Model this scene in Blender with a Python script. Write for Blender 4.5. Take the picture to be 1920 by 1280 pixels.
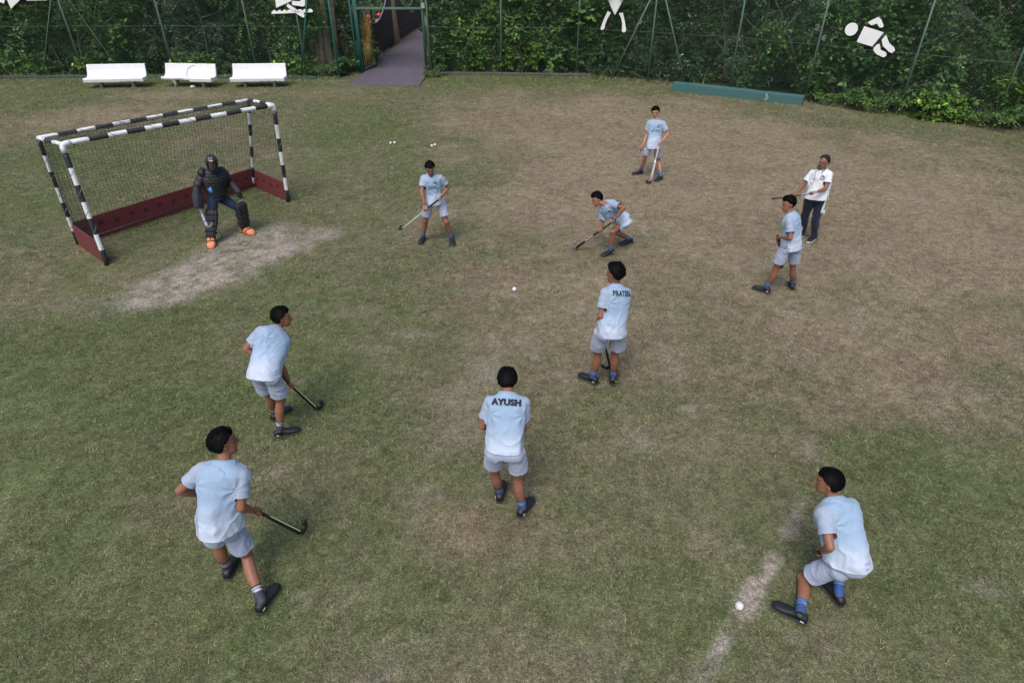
import bpy, bmesh, math, random
import numpy as np
from mathutils import Vector
from mathutils.bvhtree import BVHTree
R = math.radians
for _o in list(bpy.data.objects): bpy.data.objects.remove(_o)
scn = bpy.context.scene
COL = scn.collection

# ------------------------------------------------------------ camera
cd = bpy.data.cameras.new('camera'); cam = bpy.data.objects.new('camera', cd); COL.objects.link(cam)
cam.location = (0, 0, 4.9); cam.rotation_euler = (R(90 - 33.28), 0, 0)
cd.sensor_width = 36; cd.lens = 36 * 1145 / 1920; cd.clip_end = 2000; cd.clip_start = 0.05
scn.camera = cam
scn.render.resolution_x = 1024; scn.render.resolution_y = 682

# ------------------------------------------------------------ sky and sun (bright overcast, shaded field)
SUN_EL, SUN_AZ = R(58), R(200)
w = bpy.data.worlds.new('World'); scn.world = w; w.use_nodes = True
nt = w.node_tree; nt.nodes.clear()
sky = nt.nodes.new('ShaderNodeTexSky'); sky.sky_type = 'NISHITA'; sky.sun_disc = False
sky.sun_elevation = SUN_EL; sky.sun_rotation = SUN_AZ; sky.air_density = 1.0; sky.dust_density = 3.5; sky.ozone_density = 1.0
bg = nt.nodes.new('ShaderNodeBackground'); bg.inputs[1].default_value = 0.13
wo = nt.nodes.new('ShaderNodeOutputWorld')
nt.links.new(sky.outputs[0], bg.inputs[0]); nt.links.new(bg.outputs[0], wo.inputs[0])
sl = bpy.data.lights.new('sun', 'SUN'); sl.energy = 1.35; sl.angle = R(26); sl.color = (1, .97, .93)
so = bpy.data.objects.new('sun', sl); COL.objects.link(so)
sd = Vector((math.sin(SUN_AZ) * math.cos(SUN_EL), math.cos(SUN_AZ) * math.cos(SUN_EL), math.sin(SUN_EL)))
so.rotation_euler = sd.to_track_quat('Z', 'Y').to_euler(); so.location = (0, 0, 30)
scn.view_settings.view_transform = 'Standard'; scn.view_settings.look = 'None'
scn.view_settings.exposure = 0.55; scn.view_settings.gamma = 1.0
scn.cycles.max_bounces = 6; scn.cycles.diffuse_bounces = 3; scn.cycles.transparent_max_bounces = 8

# ------------------------------------------------------------ numpy noise
def _h(i, j, k, s):
    n = (i.astype(np.int64) * 374761393 + j.astype(np.int64) * 668265263 + k.astype(np.int64) * 2147483647 % 1000003 * 0 + k.astype(np.int64) * 1274126177 + s * 974634777) & 0xffffffff
    n = ((n ^ (n >> 13)) * 1274126177) & 0xffffffff
    return ((n ^ (n >> 16)) & 0xffff) / 65535.0
def vn(x, y, z=None, s=0):
    x = np.asarray(x, float); y = np.asarray(y, float); z = np.zeros_like(x) if z is None else np.asarray(z, float)
    i, j, k = np.floor(x), np.floor(y), np.floor(z); a, b, c = x - i, y - j, z - k
    a = a * a * (3 - 2 * a); b = b * b * (3 - 2 * b); c = c * c * (3 - 2 * c); r = 0
    for di in (0, 1):
        for dj in (0, 1):
            for dk in (0, 1):
                wgt = (a if di else 1 - a) * (b if dj else 1 - b) * (c if dk else 1 - c)
                r = r + wgt * _h(i + di, j + dj, k + dk, s)
    return r
def fbm(x, y, z=None, s=0, o=4):
    r = 0; a = .5; t = 0
    for q in range(o):
        f = 2 ** q; r = r + a * vn(x * f + 17.3 * q, y * f - 9.1 * q, None if z is None else z * f, s + q); t += a; a *= .5
    return r / t
def sst(a, b, x): t = np.clip((x - a) / (b - a), 0, 1); return t * t * (3 - 2 * t)
def nz(v): v = np.asarray(v, float); return v / (np.linalg.norm(v) + 1e-12)

# ------------------------------------------------------------ scene helpers
def link(o, parent=None):
    COL.objects.link(o)
    if parent is not None: o.parent = parent
    return o
def tag(o, label=None, cat=None, group=None, kind=None):
    if label: o['label'] = label
    if cat: o['category'] = cat
    if group: o['group'] = group
    if kind: o['kind'] = kind
    return o
def thing(name, label, cat, loc=(0, 0, 0), rz=0, group=None):
    o = bpy.data.objects.new(name, None); link(o); o.location = loc; o.rotation_euler = (0, 0, rz)
    o.empty_display_size = .2
    return tag(o, label, cat, group)
def mesh_np(name, V, F, mats, parent=None, smooth=True, colr=None, mi=None):
    """V (n,3), F list of arrays (m,k) with equal k per array"""
    if isinstance(F, np.ndarray): F = [F]
    F = [np.asarray(f, np.int32) for f in F if len(f)]
    me = bpy.data.meshes.new(name); V = np.asarray(V, np.float32)
    me.vertices.add(len(V)); me.vertices.foreach_set('co', V.ravel())
    nl = sum(f.size for f in F); nf = sum(len(f) for f in F)
    me.loops.add(nl); me.loops.foreach_set('vertex_index', np.concatenate([f.ravel() for f in F]))
    me.polygons.add(nf)
    tot = np.concatenate([np.full(len(f), f.shape[1], np.int32) for f in F])
    st = np.zeros(nf, np.int32); st[1:] = np.cumsum(tot)[:-1]
    me.polygons.foreach_set('loop_start', st)
    try: me.polygons.foreach_set('loop_total', tot)
    except Exception: pass
    if mi is not None: me.polygons.foreach_set('material_index', np.asarray(mi, np.int32))
    me.polygons.foreach_set('use_smooth', np.full(nf, bool(smooth)))
    if colr is not None:
        ca = me.color_attributes.new('col', 'FLOAT_COLOR', 'POINT')
        c = np.ones((len(V), 4), np.float32); c[:, :3] = colr; ca.data.foreach_set('color', c.ravel())
    me.update(calc_edges=True); me.validate()
    for m in (mats if isinstance(mats, (list, tuple)) else [mats]): me.materials.append(m)
    return link(bpy.data.objects.new(name, me), parent)

class MB:
    def __init__(s): s.v = []; s.f = []; s.n = 0; s.m = []
    def add(s, V, F, m=0):
        V = np.asarray(V, float); s.v.append(V)
        for f in F: s.f.append([int(i) + s.n for i in f]); s.m.append(m)
        s.n += len(V)
    def loft(s, secs, n=16, cap=True, m=0, mf=None):
        """secs: (c, X, Y, a, b[, power]) closed rings"""
        th = np.arange(n) * 2 * np.pi / n; V = []
        for q in secs:
            c, X, Y, a, b = q[:5]; p = q[5] if len(q) > 5 else 2.
            ct, st = np.cos(th), np.sin(th)
            ex = np.sign(ct) * np.abs(ct) ** (2 / p); ey = np.sign(st) * np.abs(st) ** (2 / p)
            V.append(np.asarray(c) + np.outer(ex * a, X) + np.outer(ey * b, Y))
        base = s.n; k = len(secs); s.v.append(np.concatenate(V)); s.n += n * k
        for i in range(k - 1):
            for j in range(n):
                a0 = base + i * n + j; b0 = base + i * n + (j + 1) % n
                s.f.append([a0, b0, b0 + n, a0 + n]); s.m.append(mf(i) if mf else m)
        if cap:
            s.f.append([base + j for j in range(n)][::-1]); s.m.append(mf(0) if mf else m)
            s.f.append([base + (k - 1) * n + j for j in range(n)]); s.m.append(mf(k - 2) if mf else m)
    def tube(s, pts, rad, n=8, cap=True, m=0, mf=None, round_ends=False):
        P = [np.asarray(p, float) for p in pts]
        rad = [rad] * len(P) if np.isscalar(rad) else list(rad)
        if round_ends:
            d0 = nz(P[1] - P[0]); d1 = nz(P[-1] - P[-2]); r0, r1 = rad[0], rad[-1]
            P = [P[0] - d0 * r0 * .95, P[0] - d0 * r0 * .7] + P + [P[-1] + d1 * r1 * .7, P[-1] + d1 * r1 * .95]
            rad = [r0 * .3, r0 * .72] + rad + [r1 * .72, r1 * .3]
        X = None; secs = []
        for i, p in enumerate(P):
            d = nz(P[min(i + 1, len(P) - 1)] - P[max(i - 1, 0)])
            if X is None:
                X = np.cross(d, [0, 0, 1.]) if abs(d[2]) < .9 else np.cross(d, [1., 0, 0])
            X = nz(X - d * (X @ d)); Y = np.cross(d, X); secs.append((p, X, Y, rad[i], rad[i]))
        s.loft(secs, n, cap, m, mf)
    def ell(s, c, ax, n=14, m=0):
        """ax rows = scaled axes"""
        c = np.asarray(c); A = np.asarray(ax, float); V = [c + A[2]]; k = n // 2
        for i in range(1, k):
            ph = np.pi * i / k
            for j in range(n):
                t = 2 * np.pi * j / n
                V.append(c + A[0] * np.sin(ph) * np.cos(t) + A[1] * np.sin(ph) * np.sin(t) + A[2] * np.cos(ph))
        V.append(c - A[2]); F = []
        for j in range(n): F.append([0, 1 + j, 1 + (j + 1) % n])
        for i in range(k - 2):
            for j in range(n):
                a = 1 + i * n + j; b = 1 + i * n + (j + 1) % n; F.append([a, a + n, b + n, b])
        e = len(V) - 1
        for j in range(n): F.append([e, e - n + (j + 1) % n, e - n + j])
        s.add(V, F, m)
    def box(s, c, sz, X=(1, 0, 0), Y=(0, 1, 0), Z=(0, 0, 1), m=0):
        X, Y, Z = [np.asarray(a, float) for a in (X, Y, Z)]; c = np.asarray(c, float); a, b, h = [q / 2 for q in sz]
        V = [c + X * i * a + Y * j * b + Z * k * h for k in (-1, 1) for j in (-1, 1) for i in (-1, 1)]
        s.add(V, [[0, 2, 3, 1], [4, 5, 7, 6], [0, 1, 5, 4], [2, 6, 7, 3], [0, 4, 6, 2], [1, 3, 7, 5]], m)
    def prism(s, poly, o, X, Y, Z, th, m=0):
        """flat polygon in X,Y plane at o, extruded along Z by th"""
        o, X, Y, Z = [np.asarray(a, float) for a in (o, X, Y, Z)]; n = len(poly)
        V = [o + X * a + Y * b - Z * th / 2 for a, b in poly] + [o + X * a + Y * b + Z * th / 2 for a, b in poly]
        F = [list(range(n))[::-1], list(range(n, 2 * n))] + [[i, (i + 1) % n, n + (i + 1) % n, n + i] for i in range(n)]
        s.add(V, F, m)
    def arrays(s): return np.concatenate(s.v), s.f
    def build(s, name, mats, parent=None, smooth=False, bevel=0, colr=None):
        V = np.concatenate(s.v); me = bpy.data.meshes.new(name)
        me.from_pydata(V.tolist(), [], s.f)
        me.polygons.foreach_set('material_index', np.array(s.m, np.int32))
        me.polygons.foreach_set('use_smooth', np.full(len(s.f), bool(smooth)))
        if colr is not None:
            ca = me.color_attributes.new('col', 'FLOAT_COLOR', 'POINT'); c = np.ones((len(V), 4), np.float32); c[:, :3] = colr; ca.data.foreach_set('color', c.ravel())
        for m in (mats if isinstance(mats, (list, tuple)) else [mats]): me.materials.append(m)
        me.update()
        o = link(bpy.data.objects.new(name, me), parent)
        if bevel:
            b = o.modifiers.new('bevel', 'BEVEL'); b.width = bevel; b.segments = 2; b.limit_method = 'ANGLE'; b.angle_limit = R(40)
        return o

def remesh(mb, vox, smooth=2):
    V, F = mb.arrays(); me = bpy.data.meshes.new('t'); me.from_pydata(V.tolist(), [], F); me.update()
    o = bpy.data.objects.new('t', me); COL.objects.link(o)
    m = o.modifiers.new('r', 'REMESH'); m.mode = 'VOXEL'; m.voxel_size = vox; m.adaptivity = 0
    dg = bpy.context.evaluated_depsgraph_get(); dg.update(); ev = o.evaluated_get(dg); em = ev.to_mesh()
    v = np.empty(len(em.vertices) * 3, np.float32); em.vertices.foreach_get('co', v); v = v.reshape(-1, 3).astype(float)
    li = np.empty(len(em.loops), np.int32); em.loops.foreach_get('vertex_index', li)
    q = li.reshape(-1, 4)
    ev.to_mesh_clear(); bpy.data.objects.remove(o); bpy.data.meshes.remove(me)
    return lap(v, q, smooth), q
def lap(v, q, it, lam=.5, mask=None):
    a = np.concatenate([q[:, i] for i in range(4)]); b = np.concatenate([q[:, (i + 1) % 4] for i in range(4)])
    for _ in range(it):
        s = np.zeros_like(v); n = np.zeros(len(v))
        for c in range(3): s[:, c] = np.bincount(a, v[b, c], len(v)) + np.bincount(b, v[a, c], len(v))
        n = np.bincount(a, minlength=len(v)) + np.bincount(b, minlength=len(v)); n = np.maximum(n, 1)
        d = (s / n[:, None] - v) * lam
        if mask is not None: d *= mask[:, None]
        v = v + d
    return v
def vnorm(v, q):
    n = np.cross(v[q[:, 2]] - v[q[:, 0]], v[q[:, 3]] - v[q[:, 1]]); o = np.zeros_like(v)
    for i in range(4):
        for c in range(3): o[:, c] += np.bincount(q[:, i], n[:, c], len(v))
    return o / (np.linalg.norm(o, axis=1)[:, None] + 1e-12)
def cutf(v, q, dead):
    q = q[~dead[q].any(axis=1)]; used = np.zeros(len(v), bool); used[q.ravel()] = True
    idx = np.cumsum(used) - 1; return v[used], idx[q], used

# ------------------------------------------------------------ materials
def mat(name, col=None, rough=.6, attr=False, noise=None, bump=None, metal=0, spec=.5, emit=None, transl=0, sheen=0):
    """noise=(scale, amount, colour2) ; bump=(scale, strength)"""
    m = bpy.data.materials.new(name); m.use_nodes = True; t = m.node_tree; b = t.nodes['Principled BSDF']
    b.inputs['Roughness'].default_value = rough; b.inputs['Metallic'].default_value = metal; b.inputs['Specular IOR Level'].default_value = spec
    if sheen: b.inputs['Sheen Weight'].default_value = sheen
    src = None; co = t.nodes.new('ShaderNodeTexCoord')
    if attr:
        a = t.nodes.new('ShaderNodeVertexColor'); a.layer_name = 'col'; src = a.outputs[0]
    if noise:
        n = t.nodes.new('ShaderNodeTexNoise'); n.inputs['Scale'].default_value = noise[0]; n.inputs['Detail'].default_value = 5; n.inputs['Roughness'].default_value = .65
        t.links.new(co.outputs['Object'], n.inputs['Vector'])
        mr = t.nodes.new('ShaderNodeMapRange'); mr.inputs[1].default_value = .35; mr.inputs[2].default_value = .65; mr.inputs[4].default_value = noise[1]
        t.links.new(n.outputs[0], mr.inputs[0])
        mx = t.nodes.new('ShaderNodeMix'); mx.data_type = 'RGBA'; t.links.new(mr.outputs[0], mx.inputs[0])
        if src is not None: t.links.new(src, mx.inputs[6])
        else: mx.inputs[6].default_value = (*col, 1)
        mx.inputs[7].default_value = (*noise[2], 1); src = mx.outputs[2]
    if src is not None: t.links.new(src, b.inputs['Base Color'])
    else: b.inputs['Base Color'].default_value = (*col, 1)
    if bump:
        n2 = t.nodes.new('ShaderNodeTexNoise'); n2.inputs['Scale'].default_value = bump[0]; n2.inputs['Detail'].default_value = 4
        t.links.new(co.outputs['Object'], n2.inputs['Vector']); bp = t.nodes.new('ShaderNodeBump'); bp.inputs['Strength'].default_value = bump[1]; bp.inputs['Distance'].default_value = .02
        t.links.new(n2.outputs[0], bp.inputs['Height']); t.links.new(bp.outputs[0], b.inputs['Normal'])
    if transl:
        tr = t.nodes.new('ShaderNodeBsdfTranslucent'); ms = t.nodes.new('ShaderNodeMixShader'); ms.inputs[0].default_value = transl
        if src is not None: t.links.new(src, tr.inputs[0])
        else: tr.inputs[0].default_value = (*col, 1)
        t.links.new(b.outputs[0], ms.inputs[1]); t.links.new(tr.outputs[0], ms.inputs[2])
        t.links.new(ms.outputs[0], t.nodes['Material Output'].inputs[0])
    return m
M = {}
M['ground'] = mat('turf_soil', attr=True, rough=.95, bump=(60, .9), spec=.12)
_t3 = M['ground'].node_tree; _b3 = _t3.nodes['Principled BSDF']; _c3 = [n for n in _t3.nodes if n.type == 'TEX_COORD'][0]; _src = _b3.inputs['Base Color'].links[0].from_socket
for _sc, _lo, _hi in ((95, .52, 1.5), (33, .66, 1.36), (11, .8, 1.2)):
    _n = _t3.nodes.new('ShaderNodeTexNoise'); _n.inputs['Scale'].default_value = _sc; _n.inputs['Detail'].default_value = 3; _n.inputs['Distortion'].default_value = .6
    _t3.links.new(_c3.outputs['Object'], _n.inputs['Vector']); _m = _t3.nodes.new('ShaderNodeMapRange'); _m.inputs[1].default_value = .32; _m.inputs[2].default_value = .68; _m.inputs[3].default_value = _lo; _m.inputs[4].default_value = _hi
    _t3.links.new(_n.outputs[0], _m.inputs[0]); _v = _t3.nodes.new('ShaderNodeVectorMath'); _v.operation = 'SCALE'; _t3.links.new(_src, _v.inputs[0]); _t3.links.new(_m.outputs[0], _v.inputs['Scale']); _src = _v.outputs[0]
_t3.links.new(_src, _b3.inputs['Base Color'])
M['grass'] = mat('grass_blades', attr=True, rough=.75, spec=.2, transl=.2)
M['leaf'] = mat('leaves', attr=True, rough=.5, spec=.3, transl=.22)
M['bark'] = mat('bark', (.16, .125, .09), .9, noise=(9, .8, (.05, .045, .035)), bump=(14, 1))
M['skin'] = mat('skin', attr=True, rough=.5, noise=(30, .12, (.2, .08, .05)), spec=.4)
M['cloth'] = mat('sports_cloth', attr=True, rough=.7, bump=(420, .12), spec=.25, sheen=.15)
M['hair'] = mat('hair', (.002, .002, .0022), .6, spec=.1)
M['greyhair'] = mat('greying_hair', (.012, .011, .011), .7, noise=(60, .5, (.05, .05, .05)), spec=.3)
M['shoe'] = mat('black_shoe', (.006, .0065, .008), .5, noise=(40, .5, (.018, .018, .021)), bump=(70, .3))
M['sole'] = mat('shoe_sole', (.022, .023, .026), .8, noise=(30, .5, (.06, .056, .05)))
M['white'] = mat('white_paint', (.78, .78, .78), .6, noise=(3, .25, (.6, .59, .56)), bump=(20, .3))
M['ball'] = mat('hockey_ball', (.82, .82, .8), .45, noise=(60, .4, (.6, .6, .56)), bump=(160, .8))
M['black'] = mat('black_matte', (.012, .012, .014), .6, noise=(20, .5, (.03, .03, .034)), bump=(90, .4))
M['blackpaint'] = mat('black_paint', (.015, .016, .02), .45, noise=(9, .6, (.04, .04, .045)), bump=(30, .3))
M['whitepaint'] = mat('worn_white_paint', (.72, .73, .74), .5, noise=(12, .5, (.45, .46, .47)), bump=(30, .3))
M['ink'] = mat('navy_print', (.008, .01, .03), .7)
M['foam'] = mat('black_foam', (.009, .0095, .011), .6, noise=(8, .5, (.02, .02, .023)), bump=(60, .4))
M['greyfoam'] = mat('grey_foam', (.016, .0175, .022), .75, noise=(10, .5, (.03, .03, .037)), bump=(70, .4))
M['orange'] = mat('orange_foam', (.72, .25, .12), .75, noise=(8, .5, (.66, .2, .09)), bump=(50, .4))
M['helmet'] = mat('helmet_shell', (.02, .021, .025), .3, noise=(12, .4, (.04, .04, .045)))
M['netcord'] = mat('net_cord', (.03, .035, .03), .85)
M['maroon'] = mat('maroon_board', (.15, .024, .026), .75, noise=(3.5, .6, (.085, .02, .022)), bump=(30, .3))
M['stencil'] = mat('dark_stencil', (.045, .012, .016), .8)
M['post'] = mat('green_post', (.06, .14, .1), .6, noise=(5, .75, (.13, .15, .11)), bump=(40, .4))
M['postdark'] = mat('teal_green_paint', (.012, .11, .085), .55, noise=(5, .5, (.03, .09, .07)), bump=(40, .3))
M['wire'] = mat('fence_wire', (.07, .125, .09), .6)
M['teal'] = mat('teal_paint', (.03, .125, .125), .75, noise=(3, .7, (.06, .1, .09)), bump=(30, .5))
M['concrete'] = mat('rough_concrete', (.3, .31, .27), .9, noise=(6, .8, (.13, .17, .12)), bump=(25, .9))
M['kerbteal'] = mat('faded_teal_kerb', (.035, .08, .08), .9, noise=(4, .9, (.05, .055, .045)), bump=(20, .8))
M['kerb'] = mat('stained_kerb', (.1, .1, .085), .9, noise=(5, .9, (.045, .06, .05)), bump=(18, 1))
M['deck'] = mat('deck_paint', (.105, .096, .118), .6, noise=(2.2, .8, (.09, .062, .075)), bump=(14, .5))
M['gold'] = mat('gold_paint', (.5, .33, .07), .5, noise=(7, .6, (.3, .22, .07)))
M['cable'] = mat('cable', (.3, .36, .42), .45, metal=.4)
M['darkgap'] = mat('forest_soil', (.03, .028, .02), .95, noise=(3, .6, (.02, .03, .015)), bump=(10, 1))
M['grip'] = mat('black_grip', (.012, .012, .014), .8, bump=(200, .5))
M['pinkgrip'] = mat('pale_grip', (.62, .42, .38), .8, bump=(200, .5))
M['purplegrip'] = mat('lilac_grip', (.36, .27, .45), .8, bump=(200, .5))
M['lime'] = mat('lime_stripe', (.55, .68, .4), .5)
M['palegreen'] = mat('pale_green_shaft', (.3, .37, .26), .4)
M['stickblack'] = mat('stick_black', (.01, .011, .013), .3)
M['stickwhite'] = mat('stick_white', (.72, .74, .76), .35)
M['stickgrey'] = mat('stick_grey', (.1, .1, .11), .4)
M['eye'] = mat('eye', attr=True, rough=.25)
M['lens'] = mat('spectacle_frame', (.02, .02, .022), .3)
M['plain'] = mat('plain_attr', attr=True, rough=.7, noise=(6, .2, (.2, .2, .19)))
M['redhelmet'] = mat('red_helmet', (.8, .06, .035), .35)
M['stickviolet'] = mat('violet_stick', (.06, .05, .13), .35, noise=(22, .8, (.4, .3, .38)))
M['pylon'] = mat('weathered_yellow_paint', (.42, .3, .12), .7, noise=(4, .95, (.5, .46, .4)), bump=(20, .4))
M['stone'] = mat('stone', (.5, .5, .47), .9, noise=(20, .5, (.3, .3, .28)), bump=(40, .8))

# ------------------------------------------------------------ the ground and its wear (all in metres on the field)
FENCE_L = [(-33, 27.9), (-21.93, 28.07), (-18.42, 28.32), (-14.51, 28.32), (-10.96, 28.32), (-8.77, 28.07), (-7.32, 27.83)]
FENCE_R = [(-3.69, 28.95), (-.47, 28.82), (2.8, 28.7), (5.63, 27.13), (8.59, 25.71), (10.76, 23.67), (13.1, 21.59), (15.18, 19.88), (17.6, 18.0), (20.5, 15.9)]
EDGE = [(-60, 28)] + FENCE_L + [(-6.6, 28.9)] + FENCE_R + [(40, 0)]
EX = np.array([p[0] for p in EDGE]); EY = np.array([p[1] for p in EDGE])
def edge_y(x): return np.interp(x, EX, EY)
def blob(x, y, cx, cy, rx, ry, a=0, soft=.5, s=0, wob=.35, fs=1.3):
    c, t = math.cos(R(a)), math.sin(R(a)); u = (x - cx) * c + (y - cy) * t; v = -(x - cx) * t + (y - cy) * c
    d = np.sqrt((u / rx) ** 2 + (v / ry) ** 2) + (fbm(x * fs, y * fs, s=s) - .5) * 2 * wob
    return 1 - sst(1 - soft, 1 + soft * .6, d)
def seg(x, y, pts, wd, s=0, wob=.6, fs=3.):
    best = np.full(np.shape(x), 9e9)
    for (x0, y0), (x1, y1) in zip(pts[:-1], pts[1:]):
        dx, dy = x1 - x0, y1 - y0; t = np.clip(((x - x0) * dx + (y - y0) * dy) / (dx * dx + dy * dy), 0, 1)
        best = np.minimum(best, np.hypot(x - x0 - t * dx, y - y0 - t * dy))
    d = best / wd + (fbm(x * fs, y * fs, s=s) - .5) * 2 * wob
    return 1 - sst(.35, 1.15, d)
def fields(x, y):
    dry = .32 * np.ones_like(x)
    for (cx, cy, rx, ry, a, wt) in [(5.0, 12.5, 6.2, 5.2, 0, .5), (3.0, 20, 6.5, 5.0, -20, .62), (9.5, 14, 5, 6, 30, .5), (1.8, 14.4, 3.5, 3.5, 0, .25), (4.2, 6.8, 2.6, 1.8, 0, .28),
                                    (.3, 9, 1.8, 1.6, 0, .22), (2.1, 5.1, 1.3, .8, 0, .18), (-13.8, 21, 3.4, 2.0, 10, .55), (-8, 17.5, 3, 1.2, 0, .15), (.2, 7.2, 1.6, 1.2, 0, .2), (-12, 24.5, 5, .8, 0, .35), (-.3, 4.2, 1.6, .6, 0, .12)]:
        dry = dry + wt * blob(x, y, cx, cy, rx, ry, a, .6, 3, .3, .6)
    for (cx, cy, rx, ry, a, wt) in [(-5.5, 6.7, 3.2, 2.4, 20, .3), (-3.2, 3.2, 3, 1.1, 0, .22), (-5, 20, 2.2, 3.0, 0, .3), (-2, 16, 2.4, 4.2, 0, .22), (-1, 27.6, 6, 1.1, -3, .45), (-11, 15, 3.0, 4, 0, .3), (-2.7, 6.3, 1.1, 1.2, 0, .22),
                                    (4.6, 3.8, 1.6, 1.6, 0, .25), (1, 3.3, 1.6, .8, 0, .2), (-18, 24, 3, 2, 0, .3), (-6.7, 13.2, 1.0, 2.0, -35, .4), (-1.6, 5.0, 1.4, .9, 0, .12), (4.7, 5, 1, .7, 0, .2), (-19, 27.3, 5, .9, 0, .4), (-13, 26.6, 6, .6, 0, .4)]:
        dry = dry - wt * blob(x, y, cx, cy, rx, ry, a, .6, 7, .3, .7)
    dry = dry + (fbm(x * .55, y * .55, s=21, o=4) - .5) * .6 + (fbm(x * 2.1, y * 2.1, s=22, o=4) - .5) * .65 + (fbm(x * 9, y * 9, s=29, o=3) - .5) * .45
    dirt = blob(x, y, -5.08, 10.25, 1.7, .95, 60, .5, 31, .42, 1.2) * .98
    dirt = np.maximum(dirt, .8 * blob(x, y, -5.9, 8.9, .95, .55, 40, .6, 32, .5, 1.6))
    dirt = np.maximum(dirt, .8 * blob(x, y, -4.1, 11.2, .65, .5, 30, .6, 33, .5, 1.6))
    dirt = np.maximum(dirt, .85 * seg(x, y, [(1.3, 2.25), (1.5, 2.6), (1.62, 2.7), (1.84, 2.98)], .075, 34, 1.0, 5))
    dirt = np.maximum(dirt, .95 * seg(x, y, [(1.98, 3.14), (2.2, 3.4), (2.5, 3.72)], .09, 35, .9, 5))
    dirt = np.maximum(dirt, .8 * seg(x, y, [(2.68, 3.98), (2.86, 4.2), (3.05, 4.45)], .08, 36, 1.0, 5))
    for (cx, cy, rx, ry, a, wt, s) in [(2.38, 2.93, .12, .07, 0, .7, 1), (2.62, 2.82, .09, .06, 0, .6, 2), (-.5, 6.3, .32, .55, -30, .55, 3), (-1.95, 7.27, .35, .13, 0, .5, 4), (-1.5, 7.65, .4, .12, 0, .5, 5), (-.9, 4.15, .16, .12, 0, .55, 6),
                                       (-.95, 4.6, .2, .12, 0, .35, 11), (-.2, 7.2, .5, .3, 30, .4, 7), (-.62, 5.55, .3, .5, -20, .35, 8), (4.35, 3.4, .2, .14, 0, .35, 9), (-2.85, 6.5, .2, .1, 0, .2, 10), (.75, 6.6, .3, .2, 0, .25, 12), (-6.9, 8.6, .5, .3, 0, .35, 13), (3.2, 3.9, .2, .12, 0, .35, 14), (-2.6, 8.3, .5, .25, 0, .3, 15), (-1.9, 3.3, .12, .1, 0, .4, 16)]:
        dirt = np.maximum(dirt, .75 * wt * blob(x, y, cx, cy, rx, ry, a, .7, 40 + s, .6, 3.2))
    dirt = np.maximum(dirt, .35 * sst(.6, .85, fbm(x * 2.7, y * 2.7, s=55)) * sst(.1, .5, dry))
    dirt = dirt * (.35 + .65 * sst(.28, .62, fbm(x * 7, y * 7, s=56, o=4))) * (.7 + .45 * sst(.35, .6, fbm(x * 2.2, y * 2.2, s=57, o=2))) * 1.15
    return np.clip(dry, 0, 1), np.clip(dirt, 0, 1)
C_GREEN = np.array([.098, .114, .05]); C_OLIVE = np.array([.128, .12, .07]); C_TAN = np.array([.2, .163, .108]); C_DIRT = np.array([.28, .242, .21]); C_BROWN = np.array([.175, .132, .09])
def gcol(x, y, dry, dirt):
    d = dry[:, None]
    c = np.where(d < .5, C_GREEN + (C_OLIVE - C_GREEN) * d * 2, C_OLIVE + (C_TAN - C_OLIVE) * (d - .5) * 2)
    b = (sst(.5, .75, fbm(x * .9, y * .9, s=61)) * sst(.35, .7, dry) * .7)[:, None]; c = c * (1 - b) + C_BROWN * b
    c = c * (.62 + .76 * fbm(x * 10, y * 10, s=62, o=3))[:, None]
    k = dirt[:, None]; return c * (1 - k) + C_DIRT * k
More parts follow.
